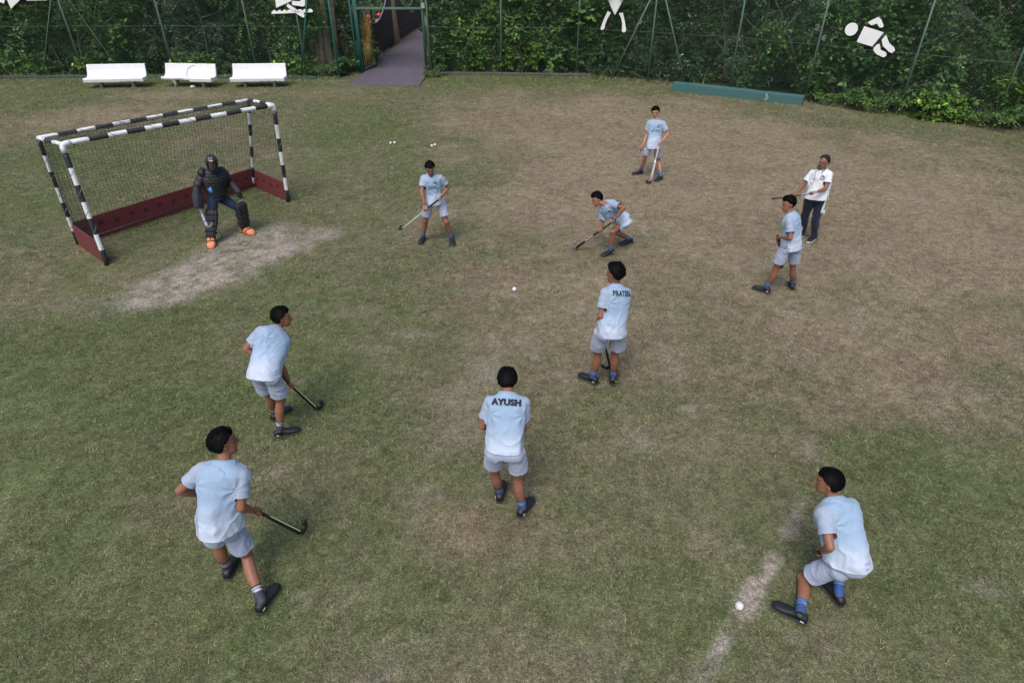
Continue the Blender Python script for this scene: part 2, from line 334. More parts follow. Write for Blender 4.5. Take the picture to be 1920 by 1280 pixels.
# measured joints of every person, in metres on the field
POSES = {
 'glasses': {'pel': [-2.448, 3.456, 0.839], 'hL': [-2.457, 3.383, 0.905], 'hR': [-2.414, 3.475, 0.745], 'kL': [-2.571, 3.499, 0.501], 'kR': [-2.364, 3.506, 0.311], 'aL': [-2.611, 3.552, 0.091], 'aR': [-2.183, 3.212, 0.092], 'nk': [-2.363, 3.658, 1.313], 'hd': [-2.374, 3.755, 1.463], 'sL': [-2.543, 3.624, 1.296], 'sR': [-2.205, 3.588, 1.241], 'eL': [-2.743, 3.54, 1.107], 'eR': [-2.244, 3.474, 0.976], 'wL': [-2.668, 3.675, 0.906], 'wR': [-2.24, 3.624, 0.77], 'tL': [-2.58, 3.659, 0.04], 'tR': [-2.126, 3.382, 0.04], 'qL': [-2.573, 3.477, 0.03], 'qR': [-2.188, 3.153, 0.03], 'sc': 1.014, 'face': [0.75, 0.65, -0.08], 'stick': [[-2.306, 3.598, 0.884], [-2.015, 3.905, 0.123], [0.196, 0.881, 0.431]], 'GR': [-2.239, 3.668, 0.709], },
 'midleft': {'pel': [-2.739, 5.448, 0.914], 'hL': [-2.819, 5.48, 0.868], 'hR': [-2.648, 5.419, 0.896], 'kL': [-2.83, 5.619, 0.467], 'kR': [-2.657, 5.5, 0.48], 'aL': [-2.881, 5.751, 0.088], 'aR': [-2.729, 5.434, 0.088], 'nk': [-2.67, 5.846, 1.225], 'hd': [-2.595, 5.932, 1.355], 'sL': [-2.791, 5.732, 1.297], 'sR': [-2.631, 5.887, 1.05], 'eL': [-2.964, 5.642, 1.095], 'eR': [-2.653, 5.713, 0.824], 'wL': [-2.807, 5.664, 0.906], 'wR': [-2.626, 5.749, 0.581], 'tL': [-2.812, 5.914, 0.04], 'tR': [-2.52, 5.459, 0.04], 'qL': [-2.917, 5.742, 0.03], 'qR': [-2.758, 5.35, 0.03], 'sc': 0.985, 'face': [0.85, 0.45, -0.1], 'stick': [[-2.775, 5.661, 0.886], [-2.416, 5.887, 0.02], [0.504, 0.761, 0.408]], 'GR': [-2.619, 5.759, 0.509], 'GL': [-2.76, 5.671, 0.85], },
 'ayush': {'pel': [-0.066, 4.245, 0.919], 'hL': [-0.157, 4.246, 0.888], 'hR': [0.026, 4.221, 0.911], 'kL': [-0.17, 4.373, 0.481], 'kR': [0.058, 4.284, 0.491], 'aL': [-0.126, 4.468, 0.089], 'aR': [0.108, 4.26, 0.089], 'nk': [-0.043, 4.504, 1.356], 'hd': [-0.043, 4.671, 1.402], 'sL': [-0.213, 4.459, 1.321], 'sR': [0.123, 4.453, 1.307], 'eL': [-0.282, 4.398, 1.054], 'eR': [0.107, 4.419, 1.027], 'wL': [-0.189, 4.573, 0.905], 'wR': [0.07, 4.514, 0.801], 'tL': [-0.1, 4.627, 0.04], 'tR': [0.198, 4.353, 0.04], 'qL': [-0.128, 4.405, 0.03], 'qR': [0.086, 4.16, 0.03], 'sc': 0.991, 'face': [0.05, 0.9, -0.5], 'stick': [[0.053, 4.505, 0.92], [0.081, 4.685, 0.02], [-0.599, 0.789, 0.139]], 'GR': [0.058, 4.542, 0.733], },
 'prateek': {'pel': [1.2, 6.293, 0.949], 'hL': [1.105, 6.278, 0.923], 'hR': [1.298, 6.293, 0.93], 'kL': [1.095, 6.438, 0.511], 'kR': [1.318, 6.426, 0.509], 'aL': [1.066, 6.479, 0.092], 'aR': [1.335, 6.49, 0.092], 'nk': [1.247, 6.47, 1.446], 'hd': [1.218, 6.49, 1.624], 'sL': [1.099, 6.357, 1.431], 'sR': [1.394, 6.521, 1.344], 'eL': [1.06, 6.26, 1.152], 'eR': [1.368, 6.521, 1.052], 'wL': [1.081, 6.452, 0.982], 'wR': [1.172, 6.533, 0.886], 'tL': [0.923, 6.537, 0.04], 'tR': [1.372, 6.645, 0.04], 'qL': [1.092, 6.387, 0.03], 'qR': [1.32, 6.421, 0.03], 'sc': 1.028, 'face': [-0.8, 0.55, -0.1], 'stick': [[1.08, 6.502, 0.959], [1.333, 6.771, 0.02], [-0.91, 0.394, -0.132]], 'GL': [1.087, 6.51, 0.931], 'GR': [1.112, 6.537, 0.838], },
 'crouchright': {'pel': [2.841, 3.314, 0.517], 'hL': [2.796, 3.317, 0.432], 'hR': [2.891, 3.274, 0.587], 'kL': [2.647, 3.459, 0.059], 'kR': [2.942, 3.603, 0.323], 'aL': [2.466, 3.098, 0.089], 'aR': [2.88, 3.279, 0.089], 'nk': [2.747, 3.619, 0.915], 'hd': [2.691, 3.702, 1.056], 'sL': [2.606, 3.512, 0.883], 'sR': [2.918, 3.634, 0.864], 'eL': [2.631, 3.288, 0.711], 'eR': [2.962, 3.628, 0.585], 'wL': [2.674, 3.409, 0.499], 'wR': [2.824, 3.52, 0.41], 'tL': [2.271, 3.157, 0.04], 'tR': [2.843, 3.431, 0.04], 'qL': [2.468, 3.005, 0.03], 'qR': [2.886, 3.209, 0.03], 'sc': 0.990, 'face': [-0.85, 0.5, -0.15], 'stick': [[2.598, 3.407, 0.507], [3.201, 3.668, 0.02], [-0.609, 0.696, -0.381]], 'GL': [2.687, 3.446, 0.436], 'GR': [2.782, 3.487, 0.358], },
 'frontcoach': {'pel': [4.393, 8.884, 0.891], 'hL': [4.311, 8.838, 0.892], 'hR': [4.475, 8.908, 0.85], 'kL': [4.261, 8.886, 0.478], 'kR': [4.572, 8.982, 0.448], 'aL': [4.221, 8.962, 0.088], 'aR': [4.709, 9.091, 0.088], 'nk': [4.301, 8.969, 1.375], 'hd': [4.245, 9.02, 1.529], 'sL': [4.234, 8.812, 1.33], 'sR': [4.421, 9.085, 1.319], 'eL': [4.279, 8.713, 1.076], 'eR': [4.509, 9.007, 1.067], 'wL': [4.232, 8.936, 0.988], 'wR': [4.313, 9.039, 0.926], 'tL': [3.977, 8.873, 0.04], 'tR': [4.706, 9.087, 0.04], 'qL': [4.167, 8.72, 0.03], 'qR': [4.644, 8.882, 0.03], 'sc': 0.976, 'face': [-0.95, -0.1, -0.15], 'stick': [[4.197, 8.985, 1.004], [4.557, 9.29, 0.297], [-0.893, 0.316, -0.319]], 'GL': [4.218, 9.003, 0.962], 'GR': [4.265, 9.042, 0.871], },
 'coach': {'pel': [5.71, 11.055, 0.875], 'hL': [5.799, 11.038, 0.901], 'hR': [5.626, 11.093, 0.853], 'kL': [5.793, 11.018, 0.476], 'kR': [5.663, 11.204, 0.443], 'aL': [5.896, 11.084, 0.089], 'aR': [5.779, 11.367, 0.089], 'nk': [5.726, 11.164, 1.371], 'hd': [5.693, 11.12, 1.536], 'sL': [5.81, 11.008, 1.343], 'sR': [5.599, 11.263, 1.291], 'eL': [5.745, 10.883, 1.098], 'eR': [5.477, 11.233, 1.03], 'wL': [5.52, 10.786, 1.061], 'wR': [5.315, 11.069, 0.941], 'tL': [5.726, 10.926, 0.04], 'tR': [5.734, 11.272, 0.04], 'qL': [5.935, 11.113, 0.03], 'qR': [5.873, 11.509, 0.03], 'sc': 0.991, 'face': [-0.8, -0.5, 0.0], 'stick': [[5.503, 10.684, 1.097], [5.018, 11.37, 0.723], [0.816, 0.579, 0.002]], 'GR': [5.266, 11.02, 0.914], 'GL': [5.451, 10.759, 1.056], },
 'farboy': {'pel': [3.397, 14.824, 0.853], 'hL': [3.473, 14.83, 0.789], 'hR': [3.303, 14.802, 0.871], 'kL': [3.591, 14.961, 0.389], 'kR': [3.233, 14.906, 0.453], 'aL': [3.63, 14.673, 0.092], 'aR': [3.211, 15.11, 0.091], 'nk': [3.409, 14.91, 1.369], 'hd': [3.363, 14.941, 1.54], 'sL': [3.57, 14.839, 1.313], 'sR': [3.249, 14.968, 1.299], 'eL': [3.687, 14.749, 1.06], 'eR': [3.218, 14.922, 1.011], 'wL': [3.518, 14.607, 0.934], 'wR': [3.133, 14.773, 0.824], 'tL': [3.457, 14.462, 0.04], 'tR': [2.968, 14.908, 0.04], 'qL': [3.666, 14.67, 0.03], 'qR': [3.241, 14.996, 0.03], 'sc': 1.017, 'face': [-0.35, -0.9, -0.02], 'stick': [[3.475, 14.574, 0.945], [3.326, 14.385, 0.02], [-0.978, -0.108, 0.18]], 'GL': [3.468, 14.564, 0.896], },
 'dribbler': {'pel': [2.05, 10.627, 0.597], 'hL': [2.104, 10.669, 0.534], 'hR': [2.007, 10.593, 0.674], 'kL': [1.827, 10.354, 0.486], 'kR': [1.961, 10.764, 0.29], 'aL': [1.835, 10.429, 0.089], 'aR': [2.266, 10.936, 0.089], 'nk': [1.666, 10.587, 0.926], 'hd': [1.515, 10.623, 1.003], 'sL': [1.797, 10.47, 0.969], 'sR': [1.616, 10.683, 0.785], 'eL': [1.968, 10.25, 0.979], 'eR': [1.68, 10.701, 0.513], 'wL': [1.843, 10.279, 0.767], 'wR': [1.629, 10.46, 0.501], 'tL': [1.605, 10.213, 0.04], 'tR': [2.071, 10.814, 0.04], 'qL': [1.884, 10.383, 0.03], 'qR': [2.346, 10.961, 0.03], 'sc': 0.986, 'face': [-0.85, -0.4, -0.25], 'stick': [[1.844, 10.268, 0.746], [1.18, 10.616, 0.02], [-0.201, 0.799, 0.566]], 'GL': [1.805, 10.288, 0.704], 'GR': [1.615, 10.388, 0.495], },
 'boyleft': {'pel': [-1.442, 10.941, 0.867], 'hL': [-1.356, 10.971, 0.846], 'hR': [-1.525, 10.902, 0.854], 'kL': [-1.243, 10.874, 0.459], 'kR': [-1.641, 10.95, 0.458], 'aL': [-1.165, 10.986, 0.087], 'aR': [-1.733, 11.057, 0.087], 'nk': [-1.464, 10.905, 1.358], 'hd': [-1.468, 10.824, 1.507], 'sL': [-1.295, 10.91, 1.311], 'sR': [-1.626, 10.927, 1.3], 'eL': [-1.177, 11.003, 1.082], 'eR': [-1.644, 10.777, 1.069], 'wL': [-1.293, 10.815, 0.983], 'wR': [-1.586, 10.675, 0.858], 'tL': [-1.094, 10.596, 0.04], 'tR': [-1.789, 10.729, 0.04], 'qL': [-1.16, 10.986, 0.03], 'qR': [-1.725, 11.037, 0.03], 'sc': 0.967, 'face': [0.2, -0.85, -0.36], 'stick': [[-1.281, 10.781, 0.984], [-2.033, 10.425, 0.489], [-0.418, 0.908, -0.018]], 'GL': [-1.328, 10.758, 0.953], 'GR': [-1.569, 10.644, 0.795], },
 'goalie': {'pel': [-5.673, 11.365, 0.816], 'hL': [-5.687, 11.446, 0.761], 'hR': [-5.693, 11.283, 0.867], 'kL': [-5.323, 11.399, 0.514], 'kR': [-5.759, 11.098, 0.47], 'aL': [-5.348, 11.437, 0.093], 'aR': [-5.791, 10.906, 0.092], 'nk': [-5.585, 11.288, 1.327], 'hd': [-5.534, 11.221, 1.486], 'sL': [-5.466, 11.418, 1.269], 'sR': [-5.754, 11.219, 1.287], 'eL': [-5.446, 11.544, 1.005], 'eR': [-5.871, 11.071, 1.059], 'wL': [-5.288, 11.353, 0.934], 'wR': [-5.864, 10.973, 0.814], 'tL': [-5.077, 11.207, 0.04], 'tR': [-5.648, 10.478, 0.04], 'qL': [-5.424, 11.428, 0.03], 'qR': [-5.789, 10.861, 0.03], 'sc': 1.030, 'face': [0.35, -0.9, -0.08], 'stick': [[-5.923, 11.044, 0.769], [-5.485, 10.318, 0.575], [0.819, 0.378, 0.432]], 'GR': [-5.863, 10.944, 0.743], },
}
GRID = {}
def gl(x, y, k):
    i = np.clip(np.searchsorted(GRID['X'], x), 1, len(GRID['X']) - 1); j = np.clip(np.searchsorted(GRID['Y'], y), 1, len(GRID['Y']) - 1)
    X, Y, Z = GRID['X'], GRID['Y'], GRID[k]; a = (x - X[i - 1]) / (X[i] - X[i - 1]); b = (y - Y[j - 1]) / (Y[j] - Y[j - 1])
    return Z[j - 1, i - 1] * (1 - a) * (1 - b) + Z[j - 1, i] * a * (1 - b) + Z[j, i - 1] * (1 - a) * b + Z[j, i] * a * b
def build_ground():
    def ax(a, b, st, far): 
        m = np.arange(a, b + 1e-6, st); e = np.array([1, 3, 8, 20, 60, 150, 400.]); return np.concatenate([(a - e)[::-1], m, b + e])
    X = ax(-27, 21, .07, 0); Y = ax(-1, 31, .07, 0)
    gx, gy = np.meshgrid(X, Y); x = gx.ravel(); y = gy.ravel()
    dry, dirt = fields(x, y); c = gcol(x, y, dry, dirt)
    GRID.update(X=X, Y=Y, dry=dry.reshape(len(Y), len(X)), dirt=dirt.reshape(len(Y), len(X)))
    z = (fbm(x * .8, y * .8, s=5) - .5) * .03 + (fbm(x * 6, y * 6, s=6, o=3) - .5) * .012 - .004
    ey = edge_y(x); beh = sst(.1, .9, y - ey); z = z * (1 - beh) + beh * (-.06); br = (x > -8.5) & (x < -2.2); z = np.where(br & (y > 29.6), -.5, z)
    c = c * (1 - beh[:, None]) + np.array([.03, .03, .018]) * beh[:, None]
    nx, ny = len(X), len(Y); i = np.arange(nx * ny).reshape(ny, nx)
    F = np.stack([i[:-1, :-1], i[:-1, 1:], i[1:, 1:], i[1:, :-1]], -1).reshape(-1, 4)
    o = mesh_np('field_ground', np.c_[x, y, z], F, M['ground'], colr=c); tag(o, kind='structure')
build_ground()

def build_grass():
    rng = np.random.default_rng(5)
    bands = [(2.0, 5.0, -5, 6, 6800, .028, .0034), (5, 8.5, -8, 9, 4200, .032, .0042), (8.5, 13, -12, 13, 1900, .038, .006), (13, 19.5, -17, 18, 800, .045, .009), (19.5, 29, -24, 18, 360, .055, .014)]
    AV = []; AC = []
    for (y0, y1, xa, xb, den, L, W) in bands:
        n = int((y1 - y0) * (xb - xa) * den); x = rng.uniform(xa, xb, n); y = rng.uniform(y0, y1, n)
        k = (np.abs(x) < 1.3 + y * .93 + .5) & (y < edge_y(x) + .1); x = x[k]; y = y[k]
        dry, dirt = gl(x, y, 'dry'), gl(x, y, 'dirt'); fine = vn(x * 7, y * 7, s=71) * .6 + vn(x * 19, y * 19, s=72) * .4
        near_goal = 0
        p = rng.uniform(0, 1, len(x)); k = p < (1.05 - dirt * 1.15) * (.45 + 1.1 * sst(.3, .62, fine)) * (1 - .35 * dry); x, y, dry, dirt, fine = x[k], y[k], dry[k], dirt[k], fine[k]
        k = ~((x > -6.6) & (x < -3.7) & (y > 26.1)); x, y, dry, dirt, fine = x[k], y[k], dry[k], dirt[k], fine[k]
        n = len(x); straw = rng.uniform(0, 1, n) < (.1 + .62 * dry) * (.35 + 1.3 * vn(x * 24, y * 24, s=81))
        fq = {2.0: 60., 5: 42., 8.5: 28., 13: 17., 19.5: 10.}[y0]; cl = vn(x * fq, y * fq, s=79) - .5 + .6 * (vn(x * fq * .4, y * fq * .4, s=80) - .5)
        b = (rng.uniform(.45, 1.6, n) * np.exp(1.55 * cl))[:, None]
        lush = sst(.42, .72, fbm(x * 1.3, y * 1.3, s=77, o=3))[:, None]
        cg = (np.array([.122, .136, .056]) * (1 - lush) + np.array([.084, .128, .04]) * lush) * (1 - .5 * dry[:, None]) + np.array([.17, .16, .08]) * .5 * dry[:, None]
        cs = np.array([.29, .248, .162]) + rng.normal(0, .03, n)[:, None]
        c = np.where(straw[:, None], cs * np.minimum(b, 1.6), cg * b)
        pale = rng.uniform(0, 1, n) < .005; c[pale] = np.array([.55, .5, .38]) * rng.uniform(.8, 1.1, pale.sum())[:, None]
        ed = np.abs(edge_y(x) - y); tall = sst(1.0, .1, ed) * (fbm(x * .8, y * 3, s=73) > .42)
        ln = L * rng.uniform(.5, 1.6, n) * (1 - .35 * dry) * (1 + 2.4 * tall) * (1 + .8 * pale); wd = W * rng.uniform(.6, 1.4, n)
        az = rng.uniform(0, 2 * np.pi, n); el = np.radians(np.where(straw, rng.uniform(3, 40, n), rng.uniform(15, 70, n))); el = np.where(tall > .3, np.maximum(el, R(45)), el)
        dx, dy, dz = np.cos(az) * np.cos(el), np.sin(az) * np.cos(el), np.sin(el)
        px, py = -np.sin(az) * wd / 2, np.cos(az) * wd / 2
        z0 = np.where(straw, rng.uniform(0, .012, n), 0) - .003
        v = np.empty((n, 3, 3)); v[:, 0] = np.c_[x - px, y - py, z0]; v[:, 1] = np.c_[x + px, y + py, z0]; v[:, 2] = np.c_[x + dx * ln, y + dy * ln, z0 + dz * ln]
        AV.append(v.reshape(-1, 3)); AC.append(np.repeat(c, 3, axis=0))
    fx = []
    for P_ in POSES.values():
        for c in 'LR':
            a = np.array(P_['a' + c][:2]); d = np.array(P_['t' + c][:2]) - np.array(P_['q' + c][:2]); d = d / np.linalg.norm(d); n_ = 260
            t = rng.uniform(-.1, .24, n_); s_ = rng.choice([-1, 1], n_) * rng.uniform(.035, .075, n_); fx.append(np.c_[a[0] + d[0] * t - d[1] * s_, a[1] + d[1] * t + d[0] * s_])
    xy = np.concatenate(fx); n = len(xy); x, y = xy[:, 0], xy[:, 1]; az = rng.uniform(0, 2 * np.pi, n); ln = rng.uniform(.02, .045, n); el = rng.uniform(.5, 1.3, n); wd = .004
    v = np.empty((n, 3, 3)); v[:, 0] = np.c_[x - np.sin(az) * wd / 2, y + np.cos(az) * wd / 2, 0 * x - .003]; v[:, 1] = np.c_[x + np.sin(az) * wd / 2, y - np.cos(az) * wd / 2, 0 * x - .003]; v[:, 2] = np.c_[x + np.cos(az) * np.cos(el) * ln, y + np.sin(az) * np.cos(el) * ln, np.sin(el) * ln]
    AV.append(v.reshape(-1, 3)); AC.append(np.repeat(np.array([.1, .125, .05]) * rng.uniform(.6, 1.5, n)[:, None], 3, axis=0))
    V = np.concatenate(AV); Cc = np.clip(np.concatenate(AC), .01, .9); F = np.arange(len(V)).reshape(-1, 3)
    print('grass blades', len(F))
    o = mesh_np('grass', V, F, M['grass'], smooth=False, colr=Cc)
    tag(o, 'short worn mixed green and straw coloured grass covering the playing field', 'grass', kind='stuff')
build_grass()

# ============================================================ fence
Z3 = np.array([0, 0, 1.])
def chain_mesh(A, B, z0, z1, parent, cell=.085, r=.0018):
    A = np.array([*A, 0.]); B = np.array([*B, 0.]); L = np.linalg.norm(B - A); X = (B - A) / L; N = np.cross(X, Z3); H = z1 - z0
    P0 = []; P1 = []
    for sgn in (1, -1):
        c = np.arange(-H, L, cell)
        for q in c:
            a0, h0, a1, h1 = q, 0., q + H, H
            if a0 < 0: h0 = -a0; a0 = 0
            if a1 > L: h1 = H - (a1 - L); a1 = L
            if h1 - h0 < .05: continue
            if sgn < 0: a0, a1 = L - a0, L - a1
            off = N * (.0025 * sgn)
            P0.append(A + X * a0 + Z3 * (z0 + h0) + off); P1.append(A + X * a1 + Z3 * (z0 + h1) + off)
    P0 = np.array(P0); P1 = np.array(P1); D = P1 - P0; D /= np.linalg.norm(D, axis=1)[:, None]; S = np.cross(D, N)
    V = []
    for P in (P0, P1):
        for k in range(3):
            t = k * 2 * np.pi / 3; V.append(P + S * math.cos(t) * r + N * math.sin(t) * r)
    n = len(P0); V = np.stack(V, 1).reshape(-1, 3); b = np.arange(n)[:, None] * 6
    F = np.concatenate([b + np.array([[k, (k + 1) % 3, 3 + (k + 1) % 3, 3 + k]]) for k in range(3)])
    return mesh_np('chain_mesh', V, F, M['wire'], parent)
def post(p, parent, h=4.6, r=.035, lean=(0, 0), m='post', name='post'):
    b = MB(); b.tube([(p[0], p[1], -.1), (p[0] + lean[0], p[1] + lean[1], h)], r, 8, m=0); b.ell((p[0] + lean[0], p[1] + lean[1], h), np.eye(3) * r * 1.15, 8)
    return b.build(name, M[m], parent, smooth=True)
def fence(label, line, posts, z1=4.5, wz=1.85, wires=()):
    t = thing('chainlink_fence', label, 'fence')
    for A, B in zip(line[:-1], line[1:]):
        chain_mesh(A, B, .05, z1, t)
        A3, B3 = np.array([*A, 0.]), np.array([*B, 0.])
        for z in (wz, z1, .06):
            b = MB(); pts = [A3 + (B3 - A3) * k / 6 + Z3 * (z - .025 * math.sin(math.pi * k / 6)) for k in range(7)]; b.tube(pts, .007, 5); b.build('line_wire', M['wire'], t, smooth=True)
    for p in posts: post(p, t)
    return t
fl = fence('green chain-link fence on the left, running behind the three white benches', FENCE_L, FENCE_L[1:6], wz=1.95)
fr = fence('green chain-link fence on the right, running from the gate past the teal kerb', FENCE_R, FENCE_R[1:], wz=1.84)
post((-7.32, 27.83), fl, m='postdark', r=.05)
def brace(a, c, parent, r=.03, m='post'):
    b = MB(); b.tube([a, c], r, 8); b.build('brace', M[m], parent, smooth=True)
brace((-9.0, 27.9, -.05), (-7.9, 27.85, 4.0), fl, m='postdark')
brace((-20.21, 28.2, -.05), (-18.0, 28.3, 4.2), fl, .022); brace((-16.6, 28.1, 0), (-18.35, 28.3, 3.8), fl, .02)
brace((4.22, 27.8, -.05), (5.55, 27.15, 3.35), fr); brace((7.06, 26.5, -.05), (5.72, 27.1, 3.6), fr)

# kerbs along the fence foot
def kerb(A, B, w, h, m, label, name='kerb', crack=None, bev=.02):
    A = np.array([*A, 0.]); B = np.array([*B, 0.]); L = np.linalg.norm(B - A); X = (B - A) / L; N = np.cross(Z3, X); b = MB(); n = max(2, int(L / .35)); rng = random.Random(int(L * 91))
    secs = []
    for i in range(n + 1):
        dz = rng.uniform(-.008, .008); secs.append((A + X * L * i / n + Z3 * (h / 2 + dz - .03), N, Z3, w / 2 + rng.uniform(-.006, .006), h / 2 + .03))
    b2 = MB(); V = []
    for c, n_, z_, a_, b_ in secs:
        for u, v in ((-1, -1), (1, -1), (1, 1), (-1, 1)): V.append(c + n_ * u * a_ + z_ * v * b_)
    F = [[0, 3, 2, 1], [4 * n, 4 * n + 1, 4 * n + 2, 4 * n + 3]] + [[4 * i + j, 4 * i + (j + 1) % 4, 4 * i + 4 + (j + 1) % 4, 4 * i + 4 + j] for i in range(n) for j in range(4)]
    b2.add(V, F); o = b2.build(name, M[m], None, bevel=bev); tag(o, label, 'kerb'); return o
tk = kerb((6.31, 25.42), (10.35, 22.82), .34, .3, 'teal', 'raised teal painted kerb with a crack, at the foot of the right fence')
b = MB()
cp = np.array([8.82, 23.62, 0]); cx = nz([10.35 - 6.31, 22.82 - 25.42, 0]); cnn = np.cross(Z3, cx)
for pts in ([(.05, .3), (.0, .22), (.04, .15), (-.03, .06), (.02, 0)],):
    V = []
    for s_, z_ in pts: V += [cp + cx * (s_ - .03) + Z3 * z_ - cnn * .0, cp + cx * (s_ + .04) + Z3 * z_]
pb = MB(); pf = np.array([8.1, 24.06, 0]); fdir = nz([cx[1], -cx[0], 0])
mid = np.array([6.31, 25.42, 0]) + cx * 3.55 + fdir * .172
poly = [(-.05, .27), (.03, .28), (.05, .2), (.1, .14), (.06, .06), (-.02, .02), (-.06, .09), (0, .16)]
pb.prism(poly, mid, cx, Z3, fdir, .006); pb.build('chipped_patch', M['concrete'], tk)
kerb((-.5, 28.6), (3.4, 28.28), .18, .1, 'kerb', 'low stained kerb along the fence foot, right of the footbridge gate')
kerb((-3.5, 28.72), (-.5, 28.6), .18, .1, 'kerb', 'short low kerb immediately beside the right gate post')
kerb((-26, 27.75), (-17.6, 28.0), .16, .09, 'kerbteal', 'low dull teal kerb at the far left, left of the benches')
kerb((-17.6, 28.0), (-8.3, 27.85), .16, .07, 'kerbteal', 'low teal kerb seen in the gaps between the white benches')

# ------------------------------------------------------------ white pictograms hung on the fence
def picto(label, A, B, parts, off=.06):
    A = np.array([*A, 0.]); B = np.array([*B, 0.]); X = nz(B - A); N = np.cross(X, Z3); N = N if N[1] < 0 else -N
    allp = np.array([p for _, ps in parts for p in ps]); c = allp.mean(0); base = A + X * c[0] + Z3 * c[1] + N * off
    t = thing('pictogram_sign', label, 'sign', base.tolist())
    for nm, ps in parts:
        b = MB(); b.prism([(p[0] - c[0], p[1] - c[1]) for p in ps], (0, 0, 0), X, Z3, N, .02); b.build(nm, M['white'], t, bevel=.003)
    for dx in (-.2, .2): b = MB(); b.box(X * dx - N * .035 + Z3 * (-.02), (.02, .05, .05), X, N, Z3); b.build('bracket', M['wire'], t)
def circ(cx, cy, r, n=18, ry=None): return [(cx + r * math.cos(i * 2 * math.pi / n), cy + (ry or r) * math.sin(i * 2 * math.pi / n)) for i in range(n)]
picto('white cut-out figure of a lying, kicking player, alone on the right fence', FENCE_R[5], FENCE_R[6], [
    ('torso', [(1.34, 2.51), (1.98, 2.37), (1.76, 1.93), (1.24, 2.03)]), ('arm', [(1.41, 2.62), (1.51, 2.7), (1.68, 2.8), (1.79, 2.74), (1.92, 2.56), (1.9, 2.51), (1.82, 2.5), (1.7, 2.61), (1.55, 2.55)]),
    ('leg', [(2.07, 2.31), (2.23, 2.08), (2.42, 1.96), (2.47, 1.88), (2.41, 1.79), (2.31, 1.82), (2.07, 1.98), (1.98, 2.16)]), ('leg', [(1.88, 2.01), (1.96, 2.03), (2.04, 1.86), (2.23, 1.79), (2.27, 1.7), (2.19, 1.64), (1.95, 1.72), (1.83, 1.82), (1.82, 1.9)]), ('head', circ(.967, 2.39, .2))])
picto('white cut-out standing figure with a pointed torso and two legs, right of the gate', FENCE_R[2], FENCE_R[3], [
    ('torso', [(1.24, 2.9), (1.59, 2.36), (1.89, 2.92), (2.05, 3.4), (1.05, 3.38)]), ('leg', [(1.27, 2.5), (1.41, 2.44), (1.27, 2.2), (1.2, 1.99), (1.18, 1.86), (1.12, 1.8), (1.05, 1.8), (1.01, 1.86), (1.05, 1.98), (1.13, 2.2)]),
    ('leg', [(1.75, 2.45), (1.92, 2.47), (2.03, 2.17), (2.12, 1.88), (2.11, 1.8), (2.03, 1.76), (1.95, 1.8), (1.93, 2.08), (1.88, 2.25)]), ('head', circ(1.55, 3.72, .22))])
wave = [(1.19, 2.39), (1.21, 2.47), (1.27, 2.51), (1.33, 2.53), (1.38, 2.52), (1.42, 2.47), (1.49, 2.52), (1.55, 2.54), (1.6, 2.52), (1.64, 2.48), (1.71, 2.53), (1.76, 2.55), (1.82, 2.53), (1.86, 2.49), (1.92, 2.54), (1.98, 2.56), (2.03, 2.54), (2.08, 2.49), (2.14, 2.55), (2.2, 2.57), (2.25, 2.55), (2.3, 2.5), (2.36, 2.56), (2.42, 2.57), (2.47, 2.56), (2.51, 2.51), (2.58, 2.57), (2.63, 2.58), (2.68, 2.57), (2.73, 2.52), (2.79, 2.58), (2.85, 2.59), (2.9, 2.58), (2.95, 2.54), (2.94, 2.47)]
picto('white cut-out paddler figure above a scalloped wave strip, left of the gate', (-10.96, 28.32), (-8.77, 28.07), [
    ('torso', [(1.5, 3.5), (1.46, 2.89), (1.43, 2.61), (2.13, 2.86), (2.2, 3.45)]), ('arm', [(2.15, 2.86), (2.51, 2.85), (2.54, 3.1), (2.74, 3.1), (2.67, 2.72), (2.61, 2.67), (2.52, 2.67), (2.12, 2.72)]),
    ('paddle', [(1.95, 2.77), (2.27, 2.56), (2.55, 2.43), (2.58, 2.35), (2.54, 2.28), (2.47, 2.28), (2.1, 2.5), (1.88, 2.67)]), ('wave_strip', wave), ('head', circ(1.85, 3.8, .2))], off=.08)
picto('white cut-out sign with a pointed sail, at the far left end of the fence', (-21.9, 28.07), (-18.42, 28.32), [
    ('sail', [(1.5, 3.5), (1.55, 2.89), (1.57, 2.58), (2.05, 2.89), (2.5, 3.4)]), ('sail', [(1.0, 3.4), (1.12, 2.85), (1.38, 2.76), (1.47, 2.89), (1.44, 3.4)]), ('hull', [(2.32, 2.98), (2.3, 2.86), (3.09, 2.87), (3.11, 2.98)])])

